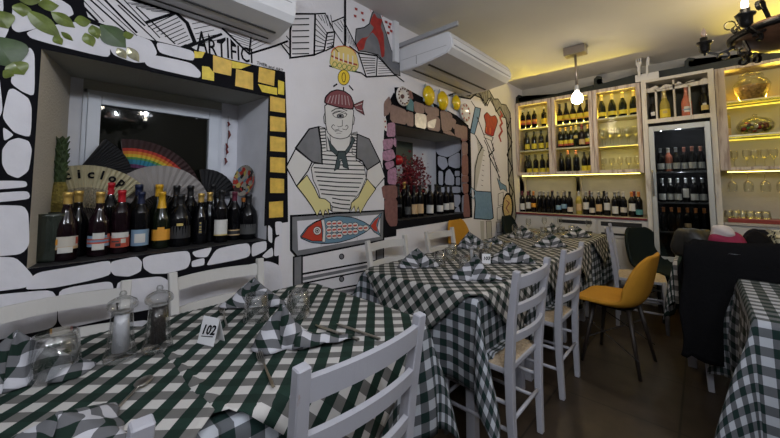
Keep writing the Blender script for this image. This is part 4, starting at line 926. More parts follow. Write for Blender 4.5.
# green scroll boards
def scroll_board(x0, x1, h0, h1, label, z=ZD+.001):
    pts = [(x0, 0), (x1, 0), (x1, h1)]
    n = 16
    for i in range(n+1):
        u = 1-i/n; pts.append((x0+.05+(x1-x0-.05)*u, h0+(h1-h0)*u**1.6))
    pts += [(x0+.035, h0+.03), (x0+.045, h0+.07), (x0+.095, h0+.06), (x0+.09, h0+.09), (x0+.045, h0+.11), (x0+.008, h0+.08)]
    bm = bmesh.new(); prism(bm, pts, lambda a, b: Vector((a, YC+.03, z+b)), (0, .03, 0)); tag(obj('scroll_board', bm, GREENP), label, 'cornice board', 'dark green scroll boards on top of the cabinets')
scroll_board(-.0+.004, 1.0, .02, .075, 'dark green curled board on top of the cabinets nearest the painted wall')
scroll_board(1.0, 1.49, .07, .115, 'dark green board with a small curl on top of the right glass cabinet')
scroll_board(1.86, 3.3, .075, .18, 'dark green board with a curled end on top of the shelves under the chandelier')
bm = bmesh.new(); box(bm, 1.60, 1.87, YC+.035, YC+.06, ZD+.02, ZD+.10); box(bm, 1.49, 1.60, YC+.035, YC+.06, ZD+.02, ZD+.09)
tag(obj('cornice_panel', bm, GREENP), 'plain dark green panel behind the white cutlery ornament', 'cornice board')
t = thing('cutlery_ornament', 'white ornament with upright fork and knife on top of the fridge column', 'ornament', (1.475, YC-.01, ZD+.002)); t.scale = (1.2, 1.2, 1.25)
CWH = mat('white_ornament', (.62, .60, .58), .5)
obj('base', B(-.035, .145, -.012, .012, 0, .065, bev=.004), CWH, t)
bm = bmesh.new(); prism(bm, [(0, 0), (.018, 0), (.022, .10), (.032, .12), (.030, .19), (.022, .19), (.022, .14), (.013, .14), (.013, .20), (.005, .20), (.005, .14), (-.004, .14), (-.004, .19), (-.012, .19), (-.013, .12), (-.004, .10)], lambda a, b: Vector((a-.01, -.02, b+.04)), (0, .006, 0)); obj('fork', bm, CWH, t)
bm = bmesh.new(); prism(bm, [(0, 0), (.016, 0), (.018, .09), (.03, .10), (.034, .16), (.02, .21), (.008, .13)], lambda a, b: Vector((a+.05, -.02, b+.04)), (0, .006, 0)); obj('knife', bm, CWH, t)

# fridge column
t = thing('fridge_surround', 'tall white wooden surround holding the wine fridge with a bottle rack above', 'cabinet', (XF0, YC, 0))
w = XF1-XF0; d = YB-YC-.003
bm = bmesh.new(); box(bm, 0, .045, -.05, d, 0, ZD); box(bm, w-.045, w, -.05, d, 0, ZD); box(bm, .045, w-.045, -.05, d, ZD-.03, ZD); box(bm, .045, w-.045, -.05, d, 2.005, 2.05); obj('frame', bm, CABWH, t)
obj('back_panel', B(.045, w-.045, d-.012, d, 2.05, ZD-.03), mat('grey_green_back', (.10, .10, .075), .8), t)
bm = bmesh.new(); n = 24; pts = [(.045, 2.36), (w-.045, 2.36)]+[(w-.045-(w-.09)*i/n, 2.41+.012*sin(i*1.3)+.005*(i % 3)) for i in range(n+1)]
prism(bm, pts, lambda a, b: Vector((a, -.03, b)), (0, .015, 0)); obj('wavy_board', bm, CABWH, t)
for k in range(4):
    x = .12+k*.118
    if k == 1: x = .275
    if k == 2: x = .40
    if k == 3: continue
    obj('divider', B(x, x+.016, -.03+.0, .10, 2.05, 2.46 if k == 1 else 2.38), CABWH, t)
obj('divider', B(.165, .177, .10, .12, 2.05, 2.38), CABWH, t); obj('divider', B(.37, .382, .1, .12, 2.05, 2.38), CABWH, t)
t2 = thing('wine_fridge', 'glass-door wine fridge with lit spot and three rows of bottles', 'fridge', (XF0+.05, YC, 0))
w2 = w-.10; bm = bmesh.new(); box(bm, 0, .02, -.04, d-.01, .05, 2.0); box(bm, w2-.02, w2, -.04, d-.01, .05, 2.0); box(bm, .02, w2-.02, -.04, d-.01, 1.97, 2.0); box(bm, .02, w2-.02, -.04, d-.01, .05, .5); box(bm, .02, w2-.02, d-.03, d-.01, .5, 1.97)
obj('cabinet_body', bm, mat('fridge_black_interior', (.010, .010, .011), .9, spec=.03), t2)
dr = bpy.data.objects.new('door', None); COL.objects.link(dr); dr.parent = t2
bm = bmesh.new(); f = .045; zt = 1.965; zb = .5
for a in ((0, f, zb, zt), (w2-f, w2, zb, zt), (f, w2-f, zt-.055, zt), (f, w2-f, zb, zb+.05)): box(bm, a[0], a[1], -.075, -.045, a[2], a[3], bev=.004)
obj('door_frame', bm, mat('silver_door_frame', (.42, .43, .42), .45, .3), dr); obj('pane', B(f, w2-f, -.062, -.058, zb+.05, zt-.055), thin_glass('fridge_pane', (.8, .82, .82), .35), dr)
bm = bmesh.new(); tube(bm, [(.018, -.078, 1.20), (.018, -.10, 1.22), (.018, -.10, 1.46), (.018, -.078, 1.48)], .008, 8); obj('handle', bm, STEEL, dr)
for z in (1.13, 1.465): obj('wire_shelf', B(.02, w2-.02, -.035, d-.03, z-.012, z), mat('dark_wire', (.08, .08, .08), .4, .5), t2)
obj('base_shelf', B(.02, w2-.02, -.035, d-.03, .80, .812), mat('dark_wire', (0, 0, 0)), t2)
bm = bmesh.new(); ball(bm, (.10, .05, 1.93), .012, 8); obj('lamp', bm, mat('fridge_lamp_glow', (1, 1, 1), .5, emit=(.9, .95, 1), es=30), t2)
fg = 'bottles in the wine fridge'
for r_, (z, cols) in enumerate(((1.466, ['black', 'rose', 'black', 'black', 'black', 'black']), (1.131, ['black']*6), (.813, ['black']*6))):
    for k in range(6):
        x = XF0+.05+.085+k*.066; lab = [(.03, .105, 150, 'white')] if r_ < 2 else ([(.06, .11, 120, 'tan')] if k == 3 else [])
        if r_ == 1 and k == 3: lab = [(.06, .17, 100, 'cream')]
        cp = 'rose' if (r_ == 0 and k > 2) else ('orange' if r_ == 2 else ('white' if k == 1 else 'silver'))
        bottle('claret', (x, YC+.03+(k % 2)*.04, z), cols[k], cp, lab, -pi/2-.1, '%s bottle, %s from left, %s shelf of wine fridge' % ('rose' if cols[k] == 'rose' else ('orange-capped dark' if r_ == 2 else ('square-labelled dark' if (r_ == 1 and k == 3) else 'white-labelled dark')), ordn[k], ['top', 'middle', 'lower'][r_]), fg, s=.86, seg=12)
for px, g, c, labs, sh, s, lb in ((653, 'black', 'black', [(.05, .10, 60, 'silver' if 0 else 'white')], 'champagne', .80, 'dark bottle with small white emblem, leftmost in the rack above the fridge'), (665, 'pale', 'foil', [(.01, .10, 170, 'yellow'), (.05, .08, 50, 'gold', .001)], 'champagne', .98, 'pale gold bottle wrapped in foil above the fridge'),
     (687, 'rose', 'rose', [(.04, .1, 60, 'white'), (.06, .075, 90, 'blue', .001)], 'champagne', .96, 'pink sparkling wine bottle above the fridge'), (705, 'black', 'black', [(.04, .09, 80, 'gold'), (.09, .11, 40, 'white')], 'champagne', .96, 'dark bottle with gold emblem, rightmost in the rack above the fridge')):
    q = ony(px, 110, 4.78); bottle(sh, (q.x, 4.765, 2.051), g, c, labs, None, lb, 'bottles above the wine fridge', s=s*1.03, seg=16, ch=.09)

# open shelving right of the fridge
XR0, XR1 = XF1+.005, 3.35
t = thing('open_shelving', 'weathered wooden open shelving with glass shelves right of the fridge', 'shelving', (XR0, YC, ZB)); w = XR1-XR0; h = ZD-ZB
bm = bmesh.new(); box(bm, 0, .075, -.0, d, 0, h+.0, bev=.003); box(bm, w-.05, w, 0, d, 0, h); box(bm, .075, w-.05, 0, d, 0, .03, bev=.003); box(bm, .075, w-.05, 0, d, h-.03, h, bev=.003); obj('frame', bm, CABW, t)
obj('back_panel', B(.075, w-.05, d-.014, d-.002, .03, h-.03), mat('cabinet_back', (0, 0, 0)), t)
for z in (1.80, 2.145):
    s_ = obj('glass_shelf', B(.077, w-.052, .02, d-.02, z-ZB, z-ZB+.008), thin_glass('shelf_glass', (.8, .85, .6), 1.2), t); obj('shelf_edge', B(.077, w-.052, .012, .02, z-ZB-.003, z-ZB+.010), mat('lit_shelf_edge', (.75, .72, .5), .3), s_)
    obj('led_strip', B(.08, w-.06, d-.03, d-.018, z-ZB-.02, z-ZB-.010), LEDM, t)
    area('shelf_led', ((XR0+XR1)/2, YC+.06, z-.03), 1.1, .012, LC*1.8, YELC, (R(35), 0, 0))
area('shelf_led', ((XR0+XR1)/2, YC+.05, ZD-.033), 1.1, .012, LC*1.8, YELC, (R(35), 0, 0))
tt = thing('pasta_jar', 'big round glass jar full of dried pasta on the top glass shelf', 'jar', ony(752, 96, YC+.12)-Vector((0, 0, 0))); tt.location.z = 2.155
JP = [(0, 0), (.07, 0), (.085, .01), (.125, .09), (.135, .15), (.11, .20), (.075, .225), (.09, .235), (.09, .25)]
bm = bmesh.new(); lathe(bm, JP, 24); obj('glass_body', bm, GTHIN, tt, True)
bm = bmesh.new(); rnd = random.Random(3)
lathe(bm, [(0, .006), (.075, .01), (.118, .09), (.122, .14), (.08, .15), (0, .155)], 18); 
for v in bm.verts: v.co += Vector((rnd.gauss(0, .004), rnd.gauss(0, .004), rnd.gauss(0, .004)))
o = obj('pasta', bm, mat('dried_pasta', (.52, .32, .10), .6, bump=1, bscale=60, var=.4, vscale=50), tt); o['kind'] = 'stuff'
bm = bmesh.new(); lathe(bm, [(0, .29), (.02, .285), (.015, .265), (.085, .262), (.088, .252), (0, .252)], 20); obj('lid', bm, GTHIN, tt, True)
tt = thing('glass_bowl', 'lidded glass bowl of colourful sweets on the lower glass shelf', 'bowl', ony(756, 134, YC+.12)); tt.location.z = 1.81
bm = bmesh.new(); lathe(bm, [(0, 0), (.06, 0), (.07, .006), (.12, .05), (.135, .09), (.125, .11)], 24); obj('glass_body', bm, GTHIN, tt, True)
bm = bmesh.new(); lathe(bm, [(.127, .112), (.10, .15), (.03, .175), (.012, .185), (.02, .2), (0, .21)], 24); obj('lid', bm, GTHIN, tt, True)
SW = [mat('sweet_'+n, c, .5) for n, c in dict(brown=(.15, .05, .03), red=(.4, .03, .03), green=(.12, .32, .05), cream=(.55, .5, .35), yellow=(.5, .45, .08), dark=(.04, .02, .02)).items()]
bm = bmesh.new()
for k in range(90):
    a = rnd.uniform(0, 2*pi); rr_ = .10*rnd.random()**.5; z = rnd.uniform(.03, .13-.4*rr_*.6)
    if z < .05 and rr_ > .07: z = .06
    mi_ = rnd.randrange(6); n0 = len(bm.faces); ball(bm, (rr_*cos(a), rr_*sin(a), z), .018, 6); bm.faces.ensure_lookup_table()
    for f_ in bm.faces[n0:]: f_.material_index = mi_
o = obj('sweets', bm, SW, tt, True); o['kind'] = 'stuff'
bottle('claret', (ony(726, 125, YC+.08).x, YC+.1, 1.81), 'pale', 'white', [(.01, .08, 150, 'tan')], None, 'pale bottle of liqueur left of the sweets bowl', None, s=1.0, seg=14)
bottle('claret', (2.60, YC+.1, 1.81), 'pale', 'gold', [(.02, .1, 150, 'tan')], None, 'amber bottle right of the sweets bowl at the photo edge', None, s=1.0, seg=14)
for k, px in enumerate((729, 735, 747, 756, 765, 775)):
    q = ony(px, 168, 4.9); wine_glass((q.x, 4.88+.03*(k % 2), ZB+.031), 'upright stemmed glass, %s from left, wooden shelf right of the fridge' % ordn[k], 'stemware on the open shelving', .85)
for k, px in enumerate((731.5, 747.5, 764.5, 781)):
    q = ony(px, 172, 4.86); wine_glass((q.x, 4.86, ZB-.215), 'wine glass hanging upside down under the shelving, %s from the left' % ordn[k], 'hanging wine glasses', 1.02, True)
obj_r = bmesh.new()
for k in range(6): box(obj_r, XR0+.10+k*.10, XR0+.115+k*.10, YC+.02, YC+.2, ZB-.012, ZB-.001)
tag(obj('glass_rack', obj_r, CABWH), 'white slatted rack under the open shelving holding the hanging glasses', 'rack')
led(XR0+.05, XR1-.06, YC+.04, ZB-.016, .02, 'led_strip', 'glowing yellow light strip under the open shelving', LEDW)
area('under_shelf_led', ((XR0+XR1)/2, YC+.05, ZB-.024), 1.1, .02, LC*1.2, YELC, (R(22), 0, 0))
led(.06, XF0-.06, YC+.06, ZB-.006, .02, 'led_strip', 'glowing yellow light strip under the glass-door cabinets', LEDW)
area('under_cabinet_led', (XF0/2, YC+.07, ZB-.014), 1.35, .02, LC*1.1, YELC, (R(30), 0, 0))
area('shelf_back_led', (XF0/2, YB-.03, 2.165), 1.38, .012, LUP, YELC, (R(-120), 0, 0)).data.spread = R(85); area('shelf_back_led', ((XR0+XR1)/2, YB-.045, 2.165), 1.1, .012, LUP*.8, YELC, (R(-120), 0, 0)).data.spread = R(85)
point('fridge_light', (XF0+.30, YC+.02, 1.90), LFR, (.9, .95, 1), .02); point('fridge_light', (XF0+.30, YC-.01, 1.44), LFR*.5, (.9, .95, 1), .02)
bm = bmesh.new(); box(bm, XR0, XR1, 4.70, YB-.002, .92, .945, bev=.003); tag(obj('side_counter', bm, mat('pale_counter', (0, 0, 0))), 'pale counter right of the fridge with a red glass tray on it', 'counter')
t = thing('side_cabinet', 'white panelled base cabinet right of the fridge', 'cabinet', (XR0, 4.72, 0)); obj('body', B(0, w, 0, YB-4.724, 0, .918), CW2, t)
for k in range(3): obj('door', B(.01+k*.42, .41+k*.42, -.014, 0, .08, .90, bev=.003), CW2, t)
bm = bmesh.new(); box(bm, XR0+.03, XR1-.1, 4.74, 4.96, .946, .985, bev=.004); tag(obj('tray', bm, mat('red_tray', (.22, .03, .02), .35)), 'long dark red tray under the row of upturned glasses', 'tray')
def tumbler_mesh():
    bm = bmesh.new(); lathe(bm, [(.026, .0), (.030, .003), (.0335, .05), (.036, .088), (.034, .088), (.0315, .05), (.026, .012), (0, .010)], 20)
    me = bpy.data.meshes.new('tumbler'); 
    lathe(bm, [(0, .0), (.026, .0)], 20); bm.to_mesh(me); me.materials.append(CLEAR); me.polygons.foreach_set('use_smooth', [True]*len(me.polygons)); return me
TM = tumbler_mesh()
def tumbler(pos, label, group=None, up=True, s=1.0):
    o = bpy.data.objects.new('tumbler', TM); COL.objects.link(o); o.location = pos; o.scale = (s*1.25, s*1.25, s*1.02)
    if not up: o.rotation_euler = (pi, 0, 0); o.location.z += .088*s*1.02
    tag(o, label, 'glass', group); return o
for k, px in enumerate((729, 736, 743, 750, 758, 766)):
    q = ony(px, 216, 4.82); tumbler((q.x, 4.82, .986), 'upturned tumbler, %s from left, red tray' % ordn[k], 'tumblers on the red tray', False, .85)
# ------------------------------------------------------------------ chairs
def ladder_chair(m, label, loc, rz, group, proto=[None, None]):
    """local: sitter faces +y, origin on the floor under the seat centre"""
    idx = 0 if m is CHAIRP else 1
    if proto[idx] is None:
        t = thing('ladder_back_chair', label, 'chair', (0, 0, 0), 0, group)
        for s in (-1, 1):
            bm = bmesh.new(); sweepbar(bm, [(s*.168, -.185, .0), (s*.178, -.178, .25), (s*.186, -.18, .46), (s*.196, -.20, .68), (s*.206, -.235, .915)], [.032, .036, .038, .036, .034], [.030, .036, .040, .036, .028], (0, 1, 0))
            bmesh.ops.bevel(bm, geom=list(bm.edges), offset=.003, segments=1, affect='EDGES'); obj('back_post', bm, m, t)
            bm = bmesh.new(); tube(bm, [(s*.175, .18, 0), (s*.178, .178, .2), (s*.18, .175, .455)], [.014, .019, .020], 10); obj('front_leg', bm, m, t, True)
            bm = bmesh.new(); tube(bm, [(s*.173, -.18, .17), (s*.177, .178, .17)], .0095, 8); obj('side_stretcher', bm, m, t, True)
            bm = bmesh.new(); tube(bm, [(s*.176, -.18, .29), (s*.178, .178, .29)], .0095, 8); obj('side_stretcher', bm, m, t, True)
        for z in (.15, .26):
            bm = bmesh.new(); tube(bm, [(-.175, .178, z+.05), (.175, .178, z+.05)], .0095, 8); obj('front_stretcher', bm, m, t, True)
        bm = bmesh.new(); tube(bm, [(-.168, -.18, .22), (.168, -.18, .22)], .0095, 8); obj('rear_stretcher', bm, m, t, True)
        for z, h in ((.858, .055), (.735, .042), (.60, .037)):
            yy = -.18-(z-.46)*.118; xx = .186+(z-.46)*.042
            pts = [(xx*u, yy-.032*(1-u*u), z+.006*(1-u*u)) for u in [i/8-1 for i in range(17)]]
            bm = bmesh.new(); sweepbar(bm, pts, .017, h, (0, -.12, 1)); bmesh.ops.bevel(bm, geom=[e for e in bm.edges if e.calc_face_angle(0) > 1], offset=.004, segments=1, affect='EDGES'); obj('slat', bm, m, t)
        bm = bmesh.new(); box(bm, -.19, .19, -.175, .195, .425, .452, bev=.006); obj('seat_frame', bm, m, t)
        bm = bmesh.new(); 
        n = 8; V = [[bm.verts.new(((i/n-.5)*.37, (j/n-.5)*.355+.012, .452+.028*(1-(2*i/n-1)**4)*(1-(2*j/n-1)**4))) for j in range(n+1)] for i in range(n+1)]
        for i in range(n):
            for j in range(n): bm.faces.new((V[i][j], V[i+1][j], V[i+1][j+1], V[i][j+1]))
        obj('rush_seat', bm, RUSH, t, True); proto[idx] = t
    else:
        t = copy_tree(proto[idx]); t['label'] = label; t['group'] = group
    t.location = (*loc, 0); t.rotation_euler = (0, 0, rz); return t
GA, GW, = 'white ladder-back chairs on the aisle side', 'white ladder-back chairs along the painted wall'
# aisle side: sitter faces -x -> rz = +90deg ; post plane at x ~1.27
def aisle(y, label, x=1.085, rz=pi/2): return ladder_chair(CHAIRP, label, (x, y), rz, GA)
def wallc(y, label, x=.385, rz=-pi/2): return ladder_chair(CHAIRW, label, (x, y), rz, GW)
aisle(-.06, 'white ladder-back chair closest to the camera, cut off by the bottom edge', 1.02)
aisle(.625, 'white foreground ladder-back chair with worn post tops in front of the number card', 1.065)
aisle(1.745, 'white ladder-back chair at the aisle corner of the second table row', 1.075)
aisle(2.46, 'white ladder-back chair next to the yellow chair, second along the far table row', 1.075, pi/2)
wallc(.09, 'white ladder-back chair against the wall behind the salt and pepper mills', .405)
wallc(.67, 'white ladder-back chair against the wall below the gold squares', .40)
wallc(1.885, 'white ladder-back chair against the wall in front of the painted drawers', .40)
wallc(2.585, 'white ladder-back chair against the wall under the brown stone niche', .40)
ladder_chair(CHAIRP, 'white chair turned right, between the yellow chair and the far table', (1.47, 4.02), -pi/2+.12, 'white ladder-back chair beyond the yellow one')

def shell_chair(m, legm, label, x, y, rz, group=None, H=.82, name='shell_chair'):
    t = thing(name, label, 'chair', (x, y, 0), rz, group)
    # centre line in (y,z) from front edge to back top; sitter faces +y
    cl = [(.235, .435), (.21, .452), (.12, .452), (0, .44), (-.10, .438), (-.165, .46), (-.20, .52), (-.225, .62), (-.245, .72), (-.262, H-.02), (-.266, H)]
    wd = [.17, .20, .225, .235, .235, .235, .24, .235, .215, .16, .09]
    cu = [.0, .008, .02, .035, .055, .085, .10, .09, .07, .035, .01]
    bm = bmesh.new(); nu = 12; rows = []
    for i, (yy, zz) in enumerate(cl):
        r_ = []
        a = cl[max(0, i-1)]; b = cl[min(len(cl)-1, i+1)]; d = Vector((0, b[0]-a[0], b[1]-a[1])).normalized(); nrm = Vector((0, -d.z, d.y))*-1
        if nrm.z < 0 and i < 5: nrm = -nrm
        if i >= 5: nrm = Vector((0, abs(nrm.y), abs(nrm.z)))
        for k in range(nu+1):
            u = 2*k/nu-1; r_.append(bm.verts.new(Vector((wd[i]*sin(u*pi/2*.98), yy, zz))+nrm*cu[i]*abs(u)**2.2))
        rows.append(r_)
    for A, Bq in zip(rows, rows[1:]):
        for k in range(nu): bm.faces.new((A[k], A[k+1], Bq[k+1], Bq[k]))
    bmesh.ops.recalc_face_normals(bm, faces=bm.faces)
    o = obj('shell', bm, m, t, True); md = o.modifiers.new('s', 'SOLIDIFY'); md.thickness = .028; md.offset = 0; md2 = o.modifiers.new('b', 'SUBSURF'); md2.levels = 1; md2.render_levels = 2
    for sx in (-1, 1):
        for sy in (-1, 1):
            bm = bmesh.new(); tube(bm, [(sx*.20, sy*.18-.01, 0), (sx*.12, sy*.11-.01, .425)], [.011, .018], 10); obj('leg', bm, legm, t, True)
    bm = bmesh.new()
    for sx in (-1, 1): tube(bm, [(sx*.15, .14, .31), (sx*.20, -.19, .12)], .004, 6)
    tube(bm, [(-.19, .17, .16), (.15, -.15, .31)], .004, 6); obj('brace', bm, IRON, t)
    obj('mount', B(-.13, .13, -.13, .12, .412, .425), IRON, t)
    return t
YCH = mat('mustard_fabric', (.44, .21, .022), .75, bump=.2, bscale=200, var=.06, vscale=10, spec=.2)
TEALF = mat('dark_teal_fabric', (.006, .011, .011), .85, spec=.2); BLKF = mat('black_fabric', (.012, .012, .016), .9, spec=.15)
DKW = mat('dark_leg_wood', (.02, .014, .011), .5)
shell_chair(YCH, DKW, 'mustard yellow shell chair with dark legs in the aisle, facing the far table', 1.42, 3.07, pi/2-.12)
shell_chair(YCH, DKW, 'mustard yellow shell chair back by the wall beside the brown stone niche', .31, 3.03, -pi/2, None, .96)
shell_chair(TEALF, DKW, 'dark green shell chair back by the wall next to the painted barrel', .33, 4.22, -pi/2, None, .93)
shell_chair(TEALF, DKW, 'dark green shell chair in front of the wine fridge', 1.60, 4.44, pi+.95, None, .85)
shell_chair(BLKF, DKW, 'black shell chair back at the right edge behind the coat', 2.34, 4.05, pi-.1, None, .93)

# ------------------------------------------------------------------ tables and cloths
TOPW = mat('table_top_wood', (.30, .22, .15), .5)
def table(x0, x1, y0, y1, label, grp, z=.735):
    t = thing('dining_table', label, 'table', ((x0+x1)/2, (y0+y1)/2, 0), 0, grp); w, l = (x1-x0)/2-.012, (y1-y0)/2-.012
    obj('table_top', B(-w, w, -l, l, z-.025, z, bev=.003), TOPW, t)
    for sx in (-1, 1):
        for sy in (-1, 1): obj('leg', B(min(sx*(w-.04), sx*(w-.09)), max(sx*(w-.04), sx*(w-.09)), min(sy*(l-.04), sy*(l-.09)), max(sy*(l-.04), sy*(l-.09)), 0, z-.026, bev=.004), CHAIRP, t)
    return t
def smooth01(t): t = max(0, min(1, t)); return t*t*(3-2*t)
def cloth(x0, x1, y0, y1, z, ov, label, m=None, name='tablecloth', seats=(), flare=.36, seed=1, grp=None, rounds=.012, step=.028, amp=.028):
    """ov = overhang (xlo, xhi, ylo, yhi)"""
    rnd = random.Random(2 if seed < 3 else (4 if seed < 10 else seed)); ph = [rnd.uniform(0, 6) for _ in range(12)]
    def grid(a, b, n0):
        n = max(2, int((b-a)/n0)); return [a+(b-a)*i/n for i in range(n+1)]
    us = sorted(set([round(v, 4) for v in grid(x0-ov[0], x0, step)+grid(x0, x1, .05)+grid(x1, x1+ov[1], step)])); vs_ = sorted(set([round(v, 4) for v in grid(y0-ov[2], y0, step)+grid(y0, y1, .03)+grid(y1, y1+ov[3], step)]))
    bm = bmesh.new(); uvl = bm.loops.layers.uv.new('UVMap'); V = []; UV = {}
    for u in us:
        row = []
        for v in vs_:
            dx = u-x1 if u > x1 else (u-x0 if u < x0 else 0); dy = v-y1 if v > y1 else (v-y0 if v < y0 else 0)
            cx, cy = min(max(u, x0), x1), min(max(v, y0), y1)
            sx, sy = (1 if dx > 0 else -1), (1 if dy > 0 else -1)
            ax, ay = abs(dx), abs(dy)
            if ax < 1e-5 and ay < 1e-5: pos = Vector((cx, cy, z+.0012*sin(cx*23+ph[0])*sin(cy*19+ph[1])))
            elif ax < 1e-5 or ay < 1e-5:
                dd = ax+ay; along = cy if ax > 0 else cx; f = smooth01(dd/.35)
                corner = min(along-y0 if ov[2] else 9, y1-along if ov[3] else 9) if ax > 0 else min(along-x0, x1-along); cf = smooth01(corner/.10)
                o_ = rounds*smooth01(dd/.03)+f*amp*(.5+.5*sin(along*17+ph[2]+sx*1.3+sy)+.35*sin(along*31+ph[3]))*(1.0)
                o_ += .02*(1-cf)*f
                zz = z-dd*.985
                if ax > 0:
                    for (a, b, zt) in seats:
                        if a < cy < b:
                            e = smooth01(min(cy-a, b-cy)/.05)
                            if zz < zt: ex = (zt-zz)*e; zz = zz+ex; o_ += ex*.25
                    pos = Vector((cx+sx*o_, cy, zz))
                else: pos = Vector((cx, cy+sy*o_, zz))
            else:
                r_ = math.hypot(ax, ay); a = math.atan2(ay, ax); f = smooth01(r_/.3)
                o_ = rounds*smooth01(r_/.03)+f*.02+flare*r_*max(0, sin(2*a))**1.8*(.55+.45*smooth01(r_/.5))
                k1 = .5+.5*sin((y0 if sy < 0 else y1)*17+ph[2]+sx*1.3+sy)+.35*sin((y0 if sy < 0 else y1)*31+ph[3]); k2 = .5+.5*sin((x0 if sx < 0 else x1)*17+ph[2]+sx*1.3+sy)+.35*sin((x0 if sx < 0 else x1)*31+ph[3])
                o_ += f*amp*(k1*cos(a)**2+k2*sin(a)**2)*.9
                zz = z-r_*(.985-.12*max(0, sin(2*a)))
                if zz < .02: zz = .02
                pos = Vector((cx+sx*cos(a)*o_, cy+sy*sin(a)*o_, zz))
            vt = bm.verts.new(pos); row.append(vt); UV[vt] = (u, v)
        V.append(row)
    for i in range(len(us)-1):
        for j in range(len(vs_)-1):
            f = bm.faces.new((V[i][j], V[i+1][j], V[i+1][j+1], V[i][j+1]))
            for lp in f.loops: lp[uvl].uv = UV[lp.vert]
    o = obj(name, bm, m or GINGU, None, True); md = o.modifiers.new('s', 'SOLIDIFY'); md.thickness = .0015
    tag(o, label, 'tablecloth', grp); return o
def overlay(x0, x1, y0, y1, z, half, label, seed=1, grp=None, center=None, seats=(), m=None):
    """square cloth laid cornerwise; sides hang as triangles"""
    rnd = random.Random(seed); ph = [rnd.uniform(0, 6) for _ in range(6)]
    cx0, cy0 = center or ((x0+x1)/2, (y0+y1)/2); n = 64; S = half*math.sqrt(2); bm = bmesh.new(); uvl = bm.loops.layers.uv.new('UVMap'); V = []; UV = {}
    for i in range(n+1):
        row = []
        for j in range(n+1):
            a = (i/n-.5)*S; b = (j/n-.5)*S; u = cx0+(a+b)/math.sqrt(2); v = cy0+(a-b)/math.sqrt(2)
            dx = u-x1 if u > x1 else (u-x0 if u < x0 else 0); dy = v-y1 if v > y1 else (v-y0 if v < y0 else 0)
            cx, cy = min(max(u, x0), x1), min(max(v, y0), y1); sx, sy = (1 if dx > 0 else -1), (1 if dy > 0 else -1); ax, ay = abs(dx), abs(dy); r_ = math.hypot(ax, ay)
            if r_ < 1e-6: pos = Vector((cx, cy, z+.0015*sin(cx*21+ph[0])*sin(cy*17+ph[1])+(.009*math.exp(-((cy-y0-.02-.010*sin(cx*6))/.010)**2) if seed == 2 else 0)))
            else:
                an = math.atan2(ay, ax); al = cy*cos(an)+cx*sin(an)
                o_ = (.022+.034*smooth01(r_/.25)+.010*smooth01(r_/.3)*sin(al*20+ph[2]))*smooth01(r_/.025); zz = z-max(0, r_-.01)*.985
                if ax > 0:
                    for (p_, q_, zt) in seats:
                        if p_ < cy < q_ and zz < zt+.012:
                            e = smooth01(min(cy-p_, q_-cy)/.05); ex = (zt+.012-zz)*e; zz += ex; o_ += ex*.3
                pos = Vector((cx+sx*cos(an)*o_, cy+sy*sin(an)*o_, zz))
            vt = bm.verts.new(pos); row.append(vt); UV[vt] = (a, b)
        V.append(row)
    for i in range(n):
        for j in range(n):
            f = bm.faces.new((V[i][j], V[i+1][j], V[i+1][j+1], V[i][j+1]))
            for lp in f.loops: lp[uvl].uv = UV[lp.vert]
    bmesh.ops.recalc_face_normals(bm, faces=bm.faces)
    o = obj('overcloth', bm, GING if seed < 3 else GINGE, None, True); md = o.modifiers.new('s', 'SOLIDIFY'); md.thickness = .0015; md.offset = 0
    tag(o, label, 'tablecloth', grp); return o
TX0, TX1 = .275, 1.105; ZT = .752; ZO = .758
GT = 'dining tables along the painted wall'; GU = 'green gingham undercloths along the painted wall'; GO = 'green gingham overcloths laid cornerwise'
def seatz(y): return (y-.21, y+.21, .485)
for (y0, y1, lab, ova, seats, sd) in ((-.47, .33, 'nearest the camera, under the grinder mills', (.42, .42, .3, .0), [seatz(-.06), seatz(.09)], 1), (.33, 1.125, 'with the number card', (.42, .40, .0, .38), [seatz(.625), seatz(.67)], 2),
      (1.535, 2.295, 'starting the far row', (.40, .43, .43, .0), [seatz(1.745), seatz(1.885)], 3), (2.295, 3.055, 'second in the far row', (.40, .45, 0, 0), [seatz(2.46), seatz(2.585)], 4),
      (3.055, 3.815, 'third in the far row', (.40, .48, .0, 0), [], 5), (3.815, 4.50, 'last in the row by the counter', (.40, .50, .0, .20), [], 6)):
    table(TX0, TX1, y0, y1, 'dining table under green gingham, '+lab, GT)
    cloth(TX0, TX1, y0, y1, ZT-.010, ova, 'gingham undercloth of the table '+lab, seats=seats, seed=sd, grp=GU, flare=.16 if sd == 2 else .36)
    xo = 1.0
    overlay(TX0, TX1, y0, y1, ZO+.001*(sd % 2), .77, 'cornerwise gingham overcloth on the table '+lab, sd, GO, seats=seats)
# right near table and far table
table(2.10, 2.95, 2.06, 2.85, 'dining table under gingham at the right edge in the foreground', 'right side tables')
cloth(2.08, 2.97, 2.04, 2.87, ZO, (.62, .4, .62, .4), 'dark gingham cloth on the table at the right edge in the foreground', GINGU, seed=11, flare=.26, amp=.03)
table(1.76, 2.75, 3.26, 3.80, 'dining table behind the black coat', 'right side tables')
cloth(1.77, 2.77, 3.24, 3.82, ZO, (.42, .42, .3, .3), 'pale gingham cloth showing at the left edge of the black coat', GING, seed=12, flare=.12, amp=.012)

